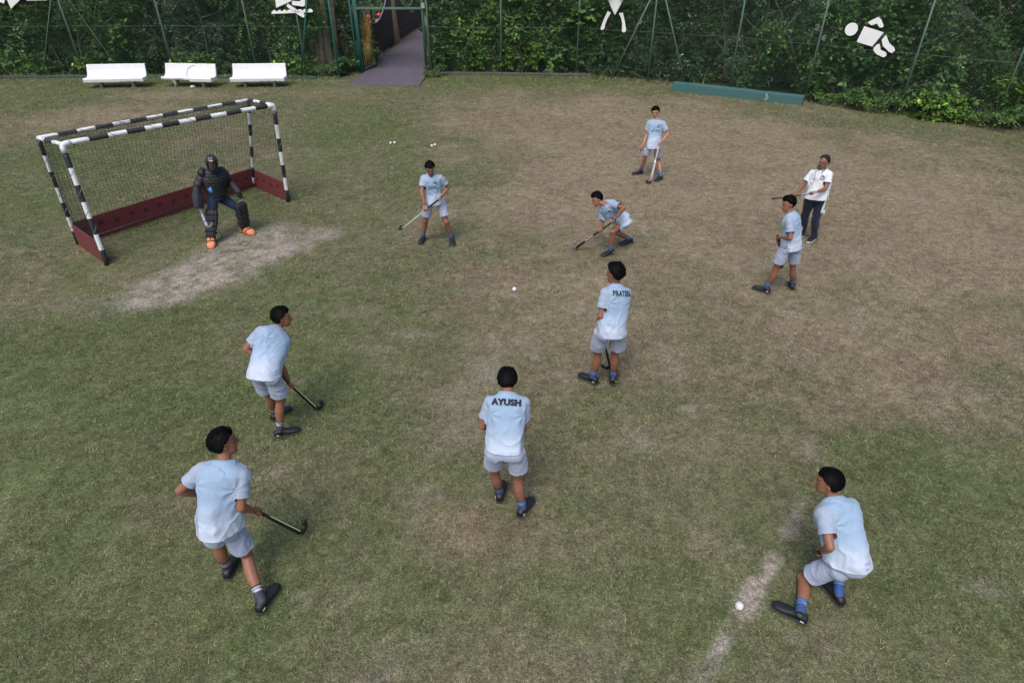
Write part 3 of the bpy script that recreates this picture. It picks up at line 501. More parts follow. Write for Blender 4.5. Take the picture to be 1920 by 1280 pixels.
# ------------------------------------------------------------ benches
def bench(label, x, y, rz, L, broken=False, stain=0):
    t = thing('concrete_bench', label, 'bench', (x, y, 0), R(rz), 'white benches along the left fence')
    prof = [(-.22, .22), (-.24, .34), (-.2, .375), (.1, .36), (.2, .41), (.3, .6), (.36, .79), (.41, .8), (.42, .77), (.34, .5), (.26, .32), (.15, .24)]
    b = MB(); n = 26; V = []; rng = random.Random(label); nb = len(prof)
    for i in range(n + 1):
        u = -L / 2 + L * i / n; cut = broken and u < .12
        for k, (py, pz) in enumerate(prof):
            jx = rng.uniform(-.006, .006); 
            if cut and k < 3: py, pz = py + .1 + rng.uniform(-.012, .012), pz + (.05 if k == 0 else 0)
            if not broken and k == 0 and i > n * .55: pz = pz + rng.uniform(0, .025)
            V.append((u + (pz - .3) * -.04 * (1 if u > 0 else -1) + (jx if 0 < i < n else 0), py, pz + rng.uniform(-.003, .003)))
    F = [[i * nb + j, (i + 1) * nb + j, (i + 1) * nb + (j + 1) % nb, i * nb + (j + 1) % nb] for i in range(n) for j in range(nb)]
    F += [list(range(nb)), [n * nb + j for j in range(nb)][::-1]]
    b.add(V, F); b.build('seat_and_backrest', M['bench'], t, bevel=.012)
    for sx in (-.27, .27):
        b = MB(); c = np.array([sx * L, .06, .1]); b.loft([(c - Z3 * .14, (1, 0, 0), (0, 1, 0), .07, .17, 3.5), (c + Z3 * .0, (1, 0, 0), (0, 1, 0), .05, .13, 3.5), (c + Z3 * .15, (1, 0, 0), (0, 1, 0), .08, .17, 3.5)], 12)
        b.build('leg', M['concrete'], t, smooth=True)
    if broken:
        b = MB(); b.tube([(-.12, .11, .375), (-.14, .22, .47), (-.1, .29, .6), (.05, .325, .7), (.22, .345, .75)], .006, 5); b.build('crack', M['kerb'], t)
    return t
M['bench'] = mat('bench_white', (.66, .67, .7), .6, noise=(2.2, .35, (.5, .48, .44)), bump=(12, .4))
bench('long white bench nearest the left edge, its corner chipped', -15.72, 25.95, 6, 2.25)
bench('white bench in the middle with a broken front edge and a long crack', -12.88, 26.05, -6, 2.15, True)
bench('white bench on the right of the three, nearest the footbridge', -10.08, 26.05, 3, 2.12)
st = MB(); st.ell((-12.65, 25.75, .05), np.diag([.11, .08, .06]), 8); tag(st.build('stone', M['stone'], smooth=True), 'small white stone on the grass in front of the broken bench', 'stone')

# ------------------------------------------------------------ goal
def banded(name, P, Q, r, parent, seg_l=.29, start=0, n=10):
    P, Q = np.array(P, float), np.array(Q, float); L = np.linalg.norm(Q - P); k = max(2, round(L / seg_l)); b = MB()
    pts = []; ms = []
    for i in range(k):
        a, c = i / k, (i + 1) / k; pts += [P + (Q - P) * (a + 1e-4), P + (Q - P) * (a + (c - a) / 2), P + (Q - P) * (c - 1e-4)]; ms += [(i + start) % 2] * 3
    b.tube(pts, r, n, mf=lambda i: ms[min(i, len(ms) - 1)]); o = b.build(name, [M['blackpaint'], M['whitepaint']], parent, smooth=True)
    # tie cord wound round the bar
    wr = MB(); u = nz(Q - P); X = nz(np.cross(u, [.3, .5, .8])); Y = np.cross(u, X); pts = []; turns = int(L / .17)
    for i in range(turns * 8): t = i / 8; pts.append(P + u * min(L, t * .17) + (X * math.cos(t * 6.283 * .5) + Y * math.sin(t * 6.283 * .5)) * (r + .003))
    wr.tube(pts, .0035, 4); wr.build('tie_cord', M['cable'] if name.endswith('post') else M['netcord'], o)
    return o
gFL, gFR, gBL, gBR = [np.array(p) for p in ((-7.31, 9.98, 0), (-5.02, 13.18, 0), (-8.38, 10.9, 0), (-6.15, 14.2, 0))]
tFL, tFR, tBL, tBR = [np.array(p) for p in ((-7.41, 10.18, 2.1), (-4.86, 13.03, 2.1), (-8.03, 10.54, 2.1), (-5.53, 13.48, 2.1))]
gt = thing('hockey_goal', 'black and white banded hockey goal with a cord net and maroon boards', 'goal', (0, 0, 0))
banded('front_post', tFL - Z3 * .1, gFL, .042, gt, .3); banded('front_post', tFR - Z3 * .1, gFR, .042, gt, .3)
banded('rear_post', tBL, gBL, .036, gt, .3); banded('rear_post', tBR, gBR, .036, gt, .3)
banded('crossbar', tFL + nz(tFR - tFL) * .1, tFR - nz(tFR - tFL) * .1, .042, gt, .29, 1); banded('rear_bar', tBL, tBR, .036, gt, .3, 1)
banded('side_bar', tFL, tBL, .034, gt, .22, 1); banded('side_bar', tFR, tBR, .034, gt, .22, 1)
for c, s_, d_ in ((tFL, 1, gFL - tFL), (tFR, -1, gFR - tFR)):
    b = MB(); e = nz(tFR - tFL) * s_; b.tube([c + e * .14, c + e * .05 - Z3 * .005, c - Z3 * .015 + e * .01, c + nz(d_) * .06, c + nz(d_) * .14], .047, 10); b.build('corner_joint', M['whitepaint'], gt, smooth=True)
# boards
hb = .46; u_ = nz(gBR - gBL)
def board(P, Q, name, th=.025, sten=0):
    P, Q = np.array(P, float), np.array(Q, float); L = np.linalg.norm(Q - P); X = (Q - P) / L; N = np.cross(Z3, X); b = MB(); n = 10
    for i in range(1):
        b.box((P + Q) / 2 + Z3 * (hb / 2 - .02), (L, th, hb), X, N, Z3)
    o = b.build(name, M['maroon'], gt, bevel=.004)
    if sten:
        rng = random.Random(4); k = int(L / .3)
        for i in range(k):
            c = P + X * (.2 + i * .3) + Z3 * (.25 + .03 * (i % 2)) - N * (th / 2 + .001) * sten
            pl = []
            for j in range(14):
                rr_ = (.085 if j % 2 == 0 else .04) * rng.uniform(.75, 1.1); pl.append((rr_ * math.cos(j * math.pi / 7), rr_ * math.sin(j * math.pi / 7) * .8))
            sb = MB(); sb.prism(pl, c, X, Z3, N, .003); sb.build('stencil', M['stencil'], o)
    return o
bl = gBL + nz(gFL - gBL) * .05; br_ = gBR + nz(gFR - gBR) * .05
board(bl, br_, 'backboard', sten=1); board(gFL + (gBL - gFL) * .04, gBL + (gFL - gBL) * .06, 'sideboard'); board(gBR + (gFR - gBR) * .06, gFR + (gBR - gFR) * .04, 'sideboard', sten=1)
b = MB(); ff = nz(np.cross(u_, Z3)); b.tube([bl + ff * .1 + Z3 * .1, (bl + br_) / 2 + ff * .07 + Z3 * .105, br_ + ff * .1 + Z3 * .1], .014, 6); b.build('base_rod', M['blackpaint'], gt, smooth=True)
# net
def net_sheet(corner, nu, nv, sag, b, seed=0):
    A, B, C, D = corner  # A-B top, D-C bottom
    us = np.linspace(0, 1, nu + 1); vs = np.linspace(0, 1, nv + 1); U, Vv = np.meshgrid(us, vs)
    Nn = nz(np.cross(B - A, D - A)); P = ((1 - U) * (1 - Vv))[..., None] * A + (U * (1 - Vv))[..., None] * B + (U * Vv)[..., None] * C + ((1 - U) * Vv)[..., None] * D
    s_ = np.sin(np.pi * U) * np.sin(np.pi * Vv) * sag + (fbm(U * 6, Vv * 5, s=seed) - .5) * .09 * np.minimum(1, 8 * np.minimum(np.minimum(U, 1 - U), np.minimum(Vv, 1 - Vv)))
    P = P + s_[..., None] * Nn + (fbm(U * 5, Vv * 7, s=seed + 4) - .5)[..., None] * .05 * nz(B - A)
    r = .0027
    for arr in (P, P.transpose(1, 0, 2)):
        for ln in arr:
            st_ = ln[::2] if len(ln) > 12 else ln
            if len(st_) > 1 and not np.allclose(st_[-1], ln[-1]): st_ = np.concatenate([st_, ln[-1:]])
            b.tube(list(st_), r, 3, cap=False)
b = MB()
bt = bl + Z3 * (hb - .05); brt = br_ + Z3 * (hb - .05); 
net_sheet((tBL, tBR, brt, bt), 56, 30, .1, b, 3)
net_sheet((tFL, tFR, tBR, tBL), 56, 9, .06, b, 8)
net_sheet((tFL, tBL, gBL + Z3 * (hb - .05), gFL + (gBL - gFL) * .04 + Z3 * (hb - .05)), 14, 26, .06, b, 12)
net_sheet((tBR, tFR, gFR + (gBR - gFR) * .04 + Z3 * (hb - .05), gBR + Z3 * (hb - .05)), 14, 26, -.06, b, 15)
b.build('net', M['netcord'], gt)

# ------------------------------------------------------------ balls
def ball(x, y, label, grp=None):
    b = MB(); b.ell((0, 0, 0), np.eye(3) * .037, 24); o = b.build('hockey_ball', M['ball'], smooth=True); o.location = (x, y, .036); tag(o, label, 'ball', 'white hockey balls on the grass')
ball(1.99, 3.2, 'nearest white ball, on the pale worn streak near the crouching player'); ball(.04, 9.0, 'lone white ball in the middle of the field between the players')
ball(-3.49, 17.8, 'left white ball of the far left pair behind the goal side'); ball(-3.38, 17.83, 'right white ball of the far left pair, touching its twin')
ball(-2.27, 17.5, 'left white ball of the pair just above the upright player left of centre'); ball(-2.2, 17.6, 'right white ball of the pair above the upright player, slightly farther back')

# ------------------------------------------------------------ entrance ramp, gate and footbridge
o = MB(); V = [(-6.55, 26.2, .025), (-3.72, 26.15, .03), (-3.68, 29.3, .07), (-6.5, 29.3, .07), (-6.55, 26.2, -.2), (-3.72, 26.15, -.2), (-3.68, 29.3, -.2), (-6.5, 29.3, -.2)]
o.add(V, [[0, 1, 2, 3], [0, 4, 5, 1], [3, 7, 4, 0], [1, 5, 6, 2]]); tag(o.build('path', M['deck'], None, bevel=.01), kind='structure')
fb = thing('footbridge', 'purplish plank footbridge with black net sides and a sagging cable', 'bridge', (-5.2, 29.4, 0))
pl = MB(); y = 29.32
rr = random.Random(3)
while y < 49: pl.box((-5.45 + (y - 29) * .035 + .2, y + .2, .05 + rr.uniform(-.006, .006)), (2.85, .385, .05), m=0); y += .4
def rel(o, p): o.location = (-p[0], -p[1], 0); return o
P0 = (-5.2, 29.4)
rel(pl.build('deck_plank_row', M['deck'], fb, bevel=.006), P0)
bridge_posts = [38.4, 49]
def side(x0, dxdy, y0, y1, posts, nm, inward):
    pts = []; b = MB(); hs = []
    ys = np.arange(y0, y1, .055)
    def top(y):
        a = y0
        for q in posts:
            if y <= q:
                s_ = (y - a) / (q - a); return 1.42 + 2.6 * (s_ - .42) ** 2 * (2.4 if a == y0 else 3.6)
            a = q
        return 3.5
    for y in ys: 
        x = x0 + (y - 29) * dxdy; b.box((x, y, top(y) / 2 + .05), (.008, .03, top(y))); pts.append((x, y, top(y) + .06))
    for zz in (.25, .6, .95, 1.3): b.box((x0 + ((y0 + y1) / 2 - 29) * dxdy, (y0 + y1) / 2, zz), (.006, y1 - y0, .02), X=nz([1, -dxdy, 0]), Y=nz([dxdy, 1, 0]))
    rel(b.build('net_panel', M['black'], fb), P0)
    c = MB(); c.tube(pts[::3], .03, 6); rel(c.build('cable', M['cable'], fb, smooth=True), P0)
side(-6.95, .04, 30.6, 49, bridge_posts, 'left', 1); side(-3.95, .04, 30.6, 49, bridge_posts, 'right', -1)
for x in (-6.72, -3.5):
    b = MB(); b.tube([(x + .12, 38.2, -.2), (x - .12, 38.2, 5.2)], [.3, .24], 10); q = b.build('pylon', M['pylon'] if 'pylon' in M else M['gold'], fb, smooth=True); rel(q, P0)
b = MB(); b.tube([(-6.9, 35.1, 0), (-6.95, 35.1, 1.5)], .04, 6); rel(b.build('stanchion', M['gold'], fb, smooth=True), P0)

gx0, gx1 = -6.52, -3.78
ga = thing('gate', 'open metal gate to the footbridge with gold sunburst ironwork', 'gate', (gx0, 29.0, 0))
def grel(o): o.location = (-gx0, -29.0, 0); return o
for x, m_, r_ in ((-6.78, 'postdark', .04), (-6.62, 'postdark', .045), (gx0 - .03, 'postdark', .05), (gx1 + .02, 'postdark', .06), (gx1 + .2, 'post', .045)):
    b = MB(); b.tube([(x, 29.0, -.1), (x, 29.0, 4.3)], r_, 8); grel(b.build('gate_post', M[m_], ga, smooth=True))
b = MB(); b.box(((gx0 + gx1) / 2, 29.0, 2.52), (gx1 - gx0 + .1, .07, .08)); grel(b.build('top_bar', M['post'], ga, bevel=.005))
q = chain_mesh((gx0, 29.0), (gx1, 29.0), 2.58, 4.4, ga); grel(q)
b = MB(); b.box((gx1 + .06, 28.93, 2.62), (.16, .08, .2)); grel(b.build('junction_box', M['concrete'], ga, bevel=.01))
def leaf(x, dx, label):
    b = MB(); A = np.array([x, 29.08, 0]); Bp = np.array([x + dx, 30.35, 0]); X = nz(Bp - A); N = np.cross(X, Z3); L = np.linalg.norm(Bp - A)
    for s_ in (0.02, L - .02): b.box(A + X * s_ + Z3 * 1.27, (.06, .05, 2.4), X, N, Z3)
    for z_ in (.1, 2.44): b.box(A + X * L / 2 + Z3 * z_, (L, .05, .06), X, N, Z3)
    f = grel(b.build('gate_leaf', M['black'], ga, bevel=.004))
    s2 = MB(); c = A + X * L * .5 + Z3 * 1.25; nr = 36
    for i in range(nr):
        a = 2 * math.pi * i / nr; ca, sa = math.cos(a), math.sin(a)
        rad = min((L / 2 - .05) / max(abs(ca), 1e-3), 1.1 / max(abs(sa), 1e-3)); rad *= (1 if i % 2 else .86)
        u = X * ca + Z3 * sa; s2.tube([c + u * .08, c + u * rad * .55, c + u * rad], [.012, .016, .006], 5)
    s2.ell(c, np.array([X * .1, N * .04, Z3 * .16]), 10); o_ = s2.build('sunburst', M['gold'], f, smooth=True)
leaf(gx0 - .02, .36, 'left'); leaf(gx1 + .0, .05, 'right')

# pale building glimpsed through the leaves
hb_ = thing('building', 'pale building glimpsed through the leaves behind the right fence', 'building', (15.2, 35.2, 0))
b = MB(); b.box((0, 0, 2.2), (3.2, 3, 4.4)); b.build('wall', M['white'], hb_)
b = MB(); b.prism([(-2, 4.4), (2, 4.4), (0, 5.6)], (0, 0, 0), (1, 0, 0), (0, 0, 1), (0, 1, 0), 3.6); b.build('roof', M['concrete'], hb_)
for xx in (-.8, .8):
    b = MB(); b.box((xx, -1.52, 2.3), (1.1, .06, 1.2)); wf = b.build('window', M['teal'], hb_); b = MB(); b.box((xx, -1.56, 2.3), (.95, .03, 1.05)); b.build('pane', M['black'], wf)

# ============================================================ plants
PAL = {'dark': ((.042, .088, .036), (.082, .15, .052)), 'mid': ((.045, .1, .032), (.088, .17, .046)), 'grey': ((.06, .1, .062), (.1, .15, .09)),
       'bright': ((.046, .105, .02), (.095, .175, .032)), 'yellow': ((.16, .2, .03), (.26, .3, .05)), 'brown': ((.07, .06, .03), (.14, .11, .05))}
def leafy(seed, lobes, n_twig, per, size, pal, droop=.3, accent=.06, asp=.5):
    """leaf cloud: lobes = (x,y,z,rx,ry,rz); returns V,F,C"""
    rng = np.random.default_rng(seed); lb = np.array(lobes, float); vol = lb[:, 3] * lb[:, 4] * lb[:, 5]; ch = rng.choice(len(lb), n_twig, p=vol / vol.sum())
    d = rng.normal(size=(n_twig, 3)); d /= np.linalg.norm(d, axis=1)[:, None]; rad = rng.uniform(.25, 1.08, n_twig) ** .5
    c = lb[ch, :3] + d * rad[:, None] * lb[ch, 3:]; k = (c[:, 2] > .03) & (fbm(c[:, 0] * 1.5, c[:, 1] * 1.5, c[:, 2] * 1.5, s=seed, o=2) > .4); c = c[k]; d = d[k]
    out = d + rng.normal(0, .5, d.shape) + np.array([0, 0, .15]); out /= np.linalg.norm(out, axis=1)[:, None]
    hue = rng.uniform(0, 1, len(c)) ** 1.4; acc = rng.uniform(0, 1, len(c)) < accent; T = len(c)
    tl = size * per * .32
    s = np.linspace(0, 1, per)[None, :, None]; pos = c[:, None] + out[:, None] * (s - .5) * tl + np.array([0, 0, -1]) * (s ** 2) * tl * droop
    side = np.cross(out, [0, 0, 1.]) ; side /= np.linalg.norm(side, axis=1)[:, None] + 1e-9
    alt = np.where(np.arange(per) % 2 == 0, 1, -1)[None, :, None]
    ld = out[:, None] * .6 + side[:, None] * alt * .9 + rng.normal(0, .35, (T, per, 3)) + np.array([0, 0, -droop * .8]); ld /= np.linalg.norm(ld, axis=2)[..., None]
    nn = np.array([0, -.35, 1.]) + rng.normal(0, .45, (T, per, 3)); sd_ = np.cross(ld, nn); sd_ /= np.linalg.norm(sd_, axis=2)[..., None] + 1e-9; up = np.cross(sd_, ld)
    L = size * rng.uniform(.6, 1.3, (T, per, 1)); W = L * asp / 2
    v = np.stack([pos, pos + ld * L * .45 + sd_ * W + up * W * .3, pos + ld * L, pos + ld * L * .45 - sd_ * W + up * W * .3], 2).reshape(-1, 3)
    a, b2 = [np.array(q) for q in PAL[pal]]; col = a + (b2 - a) * hue[:, None]; y_ = np.array(PAL['yellow'][0]); col = np.where(acc[:, None], y_ * .6 + col * .6, col)
    col = col * np.exp(rng.normal(0, .38, (T, 1))) * (.6 + .9 * fbm(c[:, 0] * 1.8, c[:, 1] * 1.8, c[:, 2] * 1.8, s=seed + 3, o=2))[:, None]; col = col[:, None] * rng.uniform(.7, 1.35, (T, per, 1)); col = np.repeat(col.reshape(-1, 3), 4, 0)
    b0 = np.arange(T * per)[:, None] * 4; F = np.concatenate([b0 + [[0, 1, 2]], b0 + [[0, 2, 3]]])
    return v, F, col
def lobes(rng, w, h, d, n, z0=.1):
    return [(rng.uniform(-w / 2, w / 2), rng.uniform(-d / 2, d / 2), z0 + (h - z0) * rng.uniform(.08, .92), w * rng.uniform(.16, .32), d * rng.uniform(.25, .5), h * rng.uniform(.1, .2)) for _ in range(n)]
def stems(rng, w, h, n, r0):
    b = MB()
    for i in range(n):
        x, y = rng.uniform(-.15, .15) * w, rng.uniform(-.1, .1); p = np.array([x, y, -.2]); pts = [p]; dirn = nz([rng.uniform(-.35, .35), rng.uniform(-.2, .2), 1])
        for k in range(6): p = p + dirn * h / 6; dirn = nz(dirn + np.array([rng.uniform(-.25, .25), rng.uniform(-.2, .2), 0])); pts.append(p)
        b.tube(pts, [r0 * (1 - .14 * k) for k in range(7)], 7)
        for k in (2, 3, 4, 5):
            q = pts[k]; dr = nz([rng.uniform(-1, 1), rng.uniform(-.6, .6), rng.uniform(.2, .9)]); b.tube([q, q + dr * w * .2, q + dr * w * .38 + Z3 * .1], [r0 * .5, r0 * .3, r0 * .12], 5)
    return b
KINDS = {}
def make_kind(k, seed, w, h, d, nl, tw, per, size, pal, st=(2, .05), droop=.3, accent=.05, asp=.5, z0=.1):
    rng = random.Random(seed); v, F, c = leafy(seed, lobes(rng, w, h, d, nl, z0), int(tw * 1.35), per, size, pal, droop, accent, asp); KINDS[k] = (v, F, c, stems(rng, w, h * .9, *st), {})
make_kind('fine', 11, 3.0, 4.6, 2.0, 20, 2400, 7, .09, 'dark', accent=.03)
make_kind('creeper', 12, 3.0, 4.4, 1.8, 22, 2000, 6, .13, 'mid', droop=.6, accent=.05, asp=.8)
make_kind('grey', 13, 2.8, 4.6, 1.8, 18, 2000, 7, .11, 'grey', droop=.5, accent=.02)
make_kind('broad', 14, 2.6, 4.4, 1.8, 16, 900, 6, .19, 'mid', asp=.75, accent=.08)
make_kind('lush', 15, 2.4, 4.2, 1.6, 16, 1400, 6, .14, 'bright', asp=.6, accent=.12)
make_kind('tall', 16, 5.0, 9, 4, 22, 3000, 7, .17, 'dark', st=(2, .16), z0=.6)
make_kind('talllush', 17, 5.0, 8.5, 4, 20, 2600, 7, .18, 'mid', st=(2, .14), z0=.6, accent=.06)
make_kind('low', 18, 1.6, .75, .7, 8, 260, 5, .13, 'bright', st=(3, .012), asp=.75, accent=.15, z0=.02)
make_kind('lowdark', 19, 1.8, .8, .7, 8, 300, 6, .09, 'mid', st=(3, .012), accent=.06, z0=.02)
make_kind('sapling', 20, 1.1, 1.7, .6, 8, 240, 6, .17, 'bright', st=(2, .02), asp=.5, accent=.1)
cache = {}
def plant(kind, x, y, label, cat, rz=0, s=(1, 1, 1), name='shrub', group=None, crown='foliage', trunk='stem'):
    v, F, c, stb, _ = KINDS[kind]; t = thing(name, label, cat, (x, y, -.02), R(rz), group); t.scale = s
    if kind not in cache:
        a = mesh_np(crown, v, F, M['leaf'], t, smooth=False, colr=c); b = stb.build(trunk, M['bark'], t, smooth=True); cache[kind] = (a, b)
    else:
        a, b = [q.copy() for q in cache[kind]]; a.name = crown; b.name = trunk; link(a, t); link(b, t)
    return t
G1 = 'shrubs growing against the fence'; G2 = 'tall trees behind the shrubs'; G3 = 'low plants at the fence foot'
rows = [
 (-31.2, 29.4, 'creeper', 'creeper shrub farthest to the left behind the fence'), (-28.8, 29.6, 'broad', 'broad-leaved shrub second from the far left end of the fence'), (-26.5, 29.5, 'fine', 'dark shrub third from the far left end of the fence'),
 (-24.2, 29.6, 'fine', 'dense dark shrub at the very left edge behind the fence'), (-22.4, 29.5, 'creeper', 'creeper-covered shrub behind the pointed white sail sign'), (-20.5, 29.7, 'lush', 'bright loose shrub between the sail sign and the first bench'),
 (-18.6, 29.6, 'fine', 'fine-leaved dark shrub just left of the leftmost bench'), (-16.8, 29.7, 'broad', 'broad-leaved shrub behind the left half of the leftmost bench'), (-15.0, 29.8, 'grey', 'grey-green shrub behind the right end of the leftmost bench'),
 (-13.2, 29.7, 'grey', 'drooping grey-green shrub directly behind the broken bench'), (-11.4, 29.9, 'fine', 'dark fine-leaved shrub behind the gap before the last bench'), (-9.9, 29.9, 'creeper', 'creeper shrub behind the paddler sign'),
 (-8.3, 30.6, 'fine', 'narrow dark shrub between the big tree trunk and the gate'),
 (-2.1, 30.4, 'broad', 'big-leaved shrub immediately right of the footbridge gate'), (-.5, 30.2, 'lush', 'light green shrub behind the first fence post right of the gate'), (1.3, 30.1, 'creeper', 'creeper shrub midway between the gate and the standing cut-out figure'),
 (3.1, 29.7, 'broad', 'broad-leaved shrub directly behind the standing cut-out figure'), (4.9, 28.9, 'fine', 'dark shrub behind the left leg of the braced fence post'), (6.7, 28.3, 'grey', 'grey-green shrub behind the right leg of the braced fence post'),
 (8.3, 27.5, 'fine', 'dark dense shrub behind the left half of the teal kerb'), (9.8, 26.4, 'grey', 'pale grey shrub behind the right half of the teal kerb'), (11.3, 25.2, 'creeper', 'vine-covered shrub behind the head of the kicking figure sign'),
 (12.7, 24.0, 'broad', 'broad-leaved shrub behind the legs of the kicking figure sign'), (14.1, 22.8, 'creeper', 'vine-covered shrub just right of the kicking figure sign'), (15.5, 21.6, 'fine', 'dark shrub right of the second last visible fence post'),
 (16.9, 20.5, 'lush', 'bright shrub behind the last visible fence post'), (18.4, 19.4, 'creeper', 'creeper mass at the right edge of the field'), (20.2, 18.2, 'fine', 'dark shrub at the far right end of the fence')]
rng = random.Random(8)
for x, y, k, lab in rows: plant(k, x, y, lab, 'shrub', rng.choice((0, 180)) + rng.uniform(-15, 15) - (35 if x > 5 else 0), (rng.uniform(.95, 1.15), 1, rng.uniform(.9, 1.12)), 'shrub', G1)
rows2 = [(-30, 33, 'talllush', 'tall green tree at the far left end of the fence'), (-25, 33, 'tall', 'tall dark tree above the left edge of the fence'), (-20.5, 33.2, 'talllush', 'tall green tree behind the shrubs left of the benches'), (-16, 33, 'tall', 'tall dark tree behind the leftmost bench'), (-12, 33.2, 'tall', 'tall tree behind the broken bench'),
 (-.6, 33.6, 'talllush', 'tall green tree behind the light shrub right of the gate'), (3.6, 33.2, 'tall', 'tall dark tree behind the standing cut-out figure'), (8, 32, 'tall', 'tall dark tree behind the braced fence post'),
 (11.6, 31.0, 'tall', 'tall dark tree in front of the pale building behind the right fence'), (17.0, 28.6, 'talllush', 'tall green tree above the kicking figure sign'), (19.6, 24.6, 'tall', 'tall dark tree behind the right fence'), (23.5, 22, 'talllush', 'tall green tree at the right edge')]
for x, y, k, lab in rows2: plant(k, x, y, lab, 'tree', rng.uniform(0, 360), (1, 1, rng.uniform(.9, 1.1)), 'tree', G2, 'crown', 'trunk')
rows3 = [(-3.35, 28.1, 'lowdark', 'small tuft of weeds beside the right gate post at the ramp edge'), (-1.9, 29.25, 'sapling', 'bright sapling just right of the gate behind the fence'), (-.6, 29.2, 'sapling', 'bright sapling at the first post right of the gate'), (.5, 29.1, 'sapling', 'leafy sapling right of the first post, behind the fence'),
 (14.05, 20.55, 'low', 'bright broad-leaved plant at the fence foot near the right edge'), (15.0, 19.75, 'lowdark', 'low dark plant at the foot of the last visible fence post'), (11.6, 22.75, 'lowdark', 'low plant just right of the teal kerb end'), (12.7, 21.75, 'lowdark', 'low weeds at the fence foot under the kicking figure sign'),
 (-9.2, 28.5, 'low', 'yellowish low vine at the foot of the big tree trunk'), (-8.0, 28.6, 'lowdark', 'low plant between the trunk and the dark green post'), (-13.7, 28.7, 'low', 'bright vine rising behind the broken bench'), (-17.9, 28.7, 'low', 'yellow-green vine behind the leftmost bench'), (-21.0, 28.6, 'low', 'low leafy vine at the far left kerb')]
for x, y, k, lab in rows3: plant(k, x, y, lab, 'plant', rng.uniform(-20, 20) - (38 if x > 8 else 0), (.4, .6, .7) if x == -3.35 else (1, 1, rng.uniform(.9, 1.2)), 'plant', G3)
# big multi-stemmed trunk left of the gate
bt_ = thing('tree', 'large tree with several vine-wrapped stems just left of the gate', 'tree', (-8.45, 29.4, 0))
b = MB(); rg = random.Random(2)
for dx, dy, r0, ln in ((0, 0, .2, .05), (.32, .1, .14, .12), (-.3, .15, .12, -.18), (.12, -.2, .1, .02), (.55, .25, .09, .2)):
    pts = []; p = np.array([dx, dy, -.3])
    for k in range(9): pts.append(p.copy()); p = p + np.array([ln * .35 + rg.uniform(-.05, .05), rg.uniform(-.05, .05), .85])
    b.tube(pts, [r0 * (1.35 - .09 * k) for k in range(9)], 9)
b.build('trunk', M['bark'], bt_, smooth=True)
v, F, c = leafy(44, [(0, 0, 5.5, 2.2, 1.8, 1.3), (1, .5, 6.5, 2, 1.6, 1.2), (-1.2, 0, 6, 1.8, 1.4, 1.2), (0, 0, 2.5, .5, .4, 1.5)], 1500, 7, .15, 'mid'); mesh_np('crown', v, F, M['leaf'], bt_, smooth=False, colr=c)
# the wood behind, one mass
rgn = random.Random(77); lb = []
for i in range(130):
    x = rgn.uniform(-46, 40); y = max(36, 40 - max(0, x - 8) * .55) + rgn.uniform(0, 7)
    if -9.5 < x < -2.0 and y < 51: y = 52
    
    for k in range(2): lb.append((x + rgn.uniform(-1, 1), y, rgn.uniform(.6, 8.5), rgn.uniform(1.4, 2.6), 1.6, rgn.uniform(1.0, 2.0)))
v, F, c = leafy(91, lb, 26000, 6, .3, 'dark', accent=.04, asp=.7)
tag(mesh_np('woodland', v, F, M['leaf'], None, smooth=False, colr=c), 'dense dark woodland filling the background behind the fence', 'woodland', kind='stuff')
v, F, c = leafy(92, [(x + rgn.uniform(-.5, .5), edge_y(x) + rgn.uniform(.9, 3.5), .15, .9, .7, .3) for x in np.arange(-27, 21, .6) if not -7.6 < x < -2.8], 5200, 6, .1, 'dark', accent=.05)
tag(mesh_np('undergrowth', v, F, M['leaf'], None, smooth=False, colr=c), 'dark tangled ground cover beneath the shrubs behind the fence', 'undergrowth', kind='stuff')

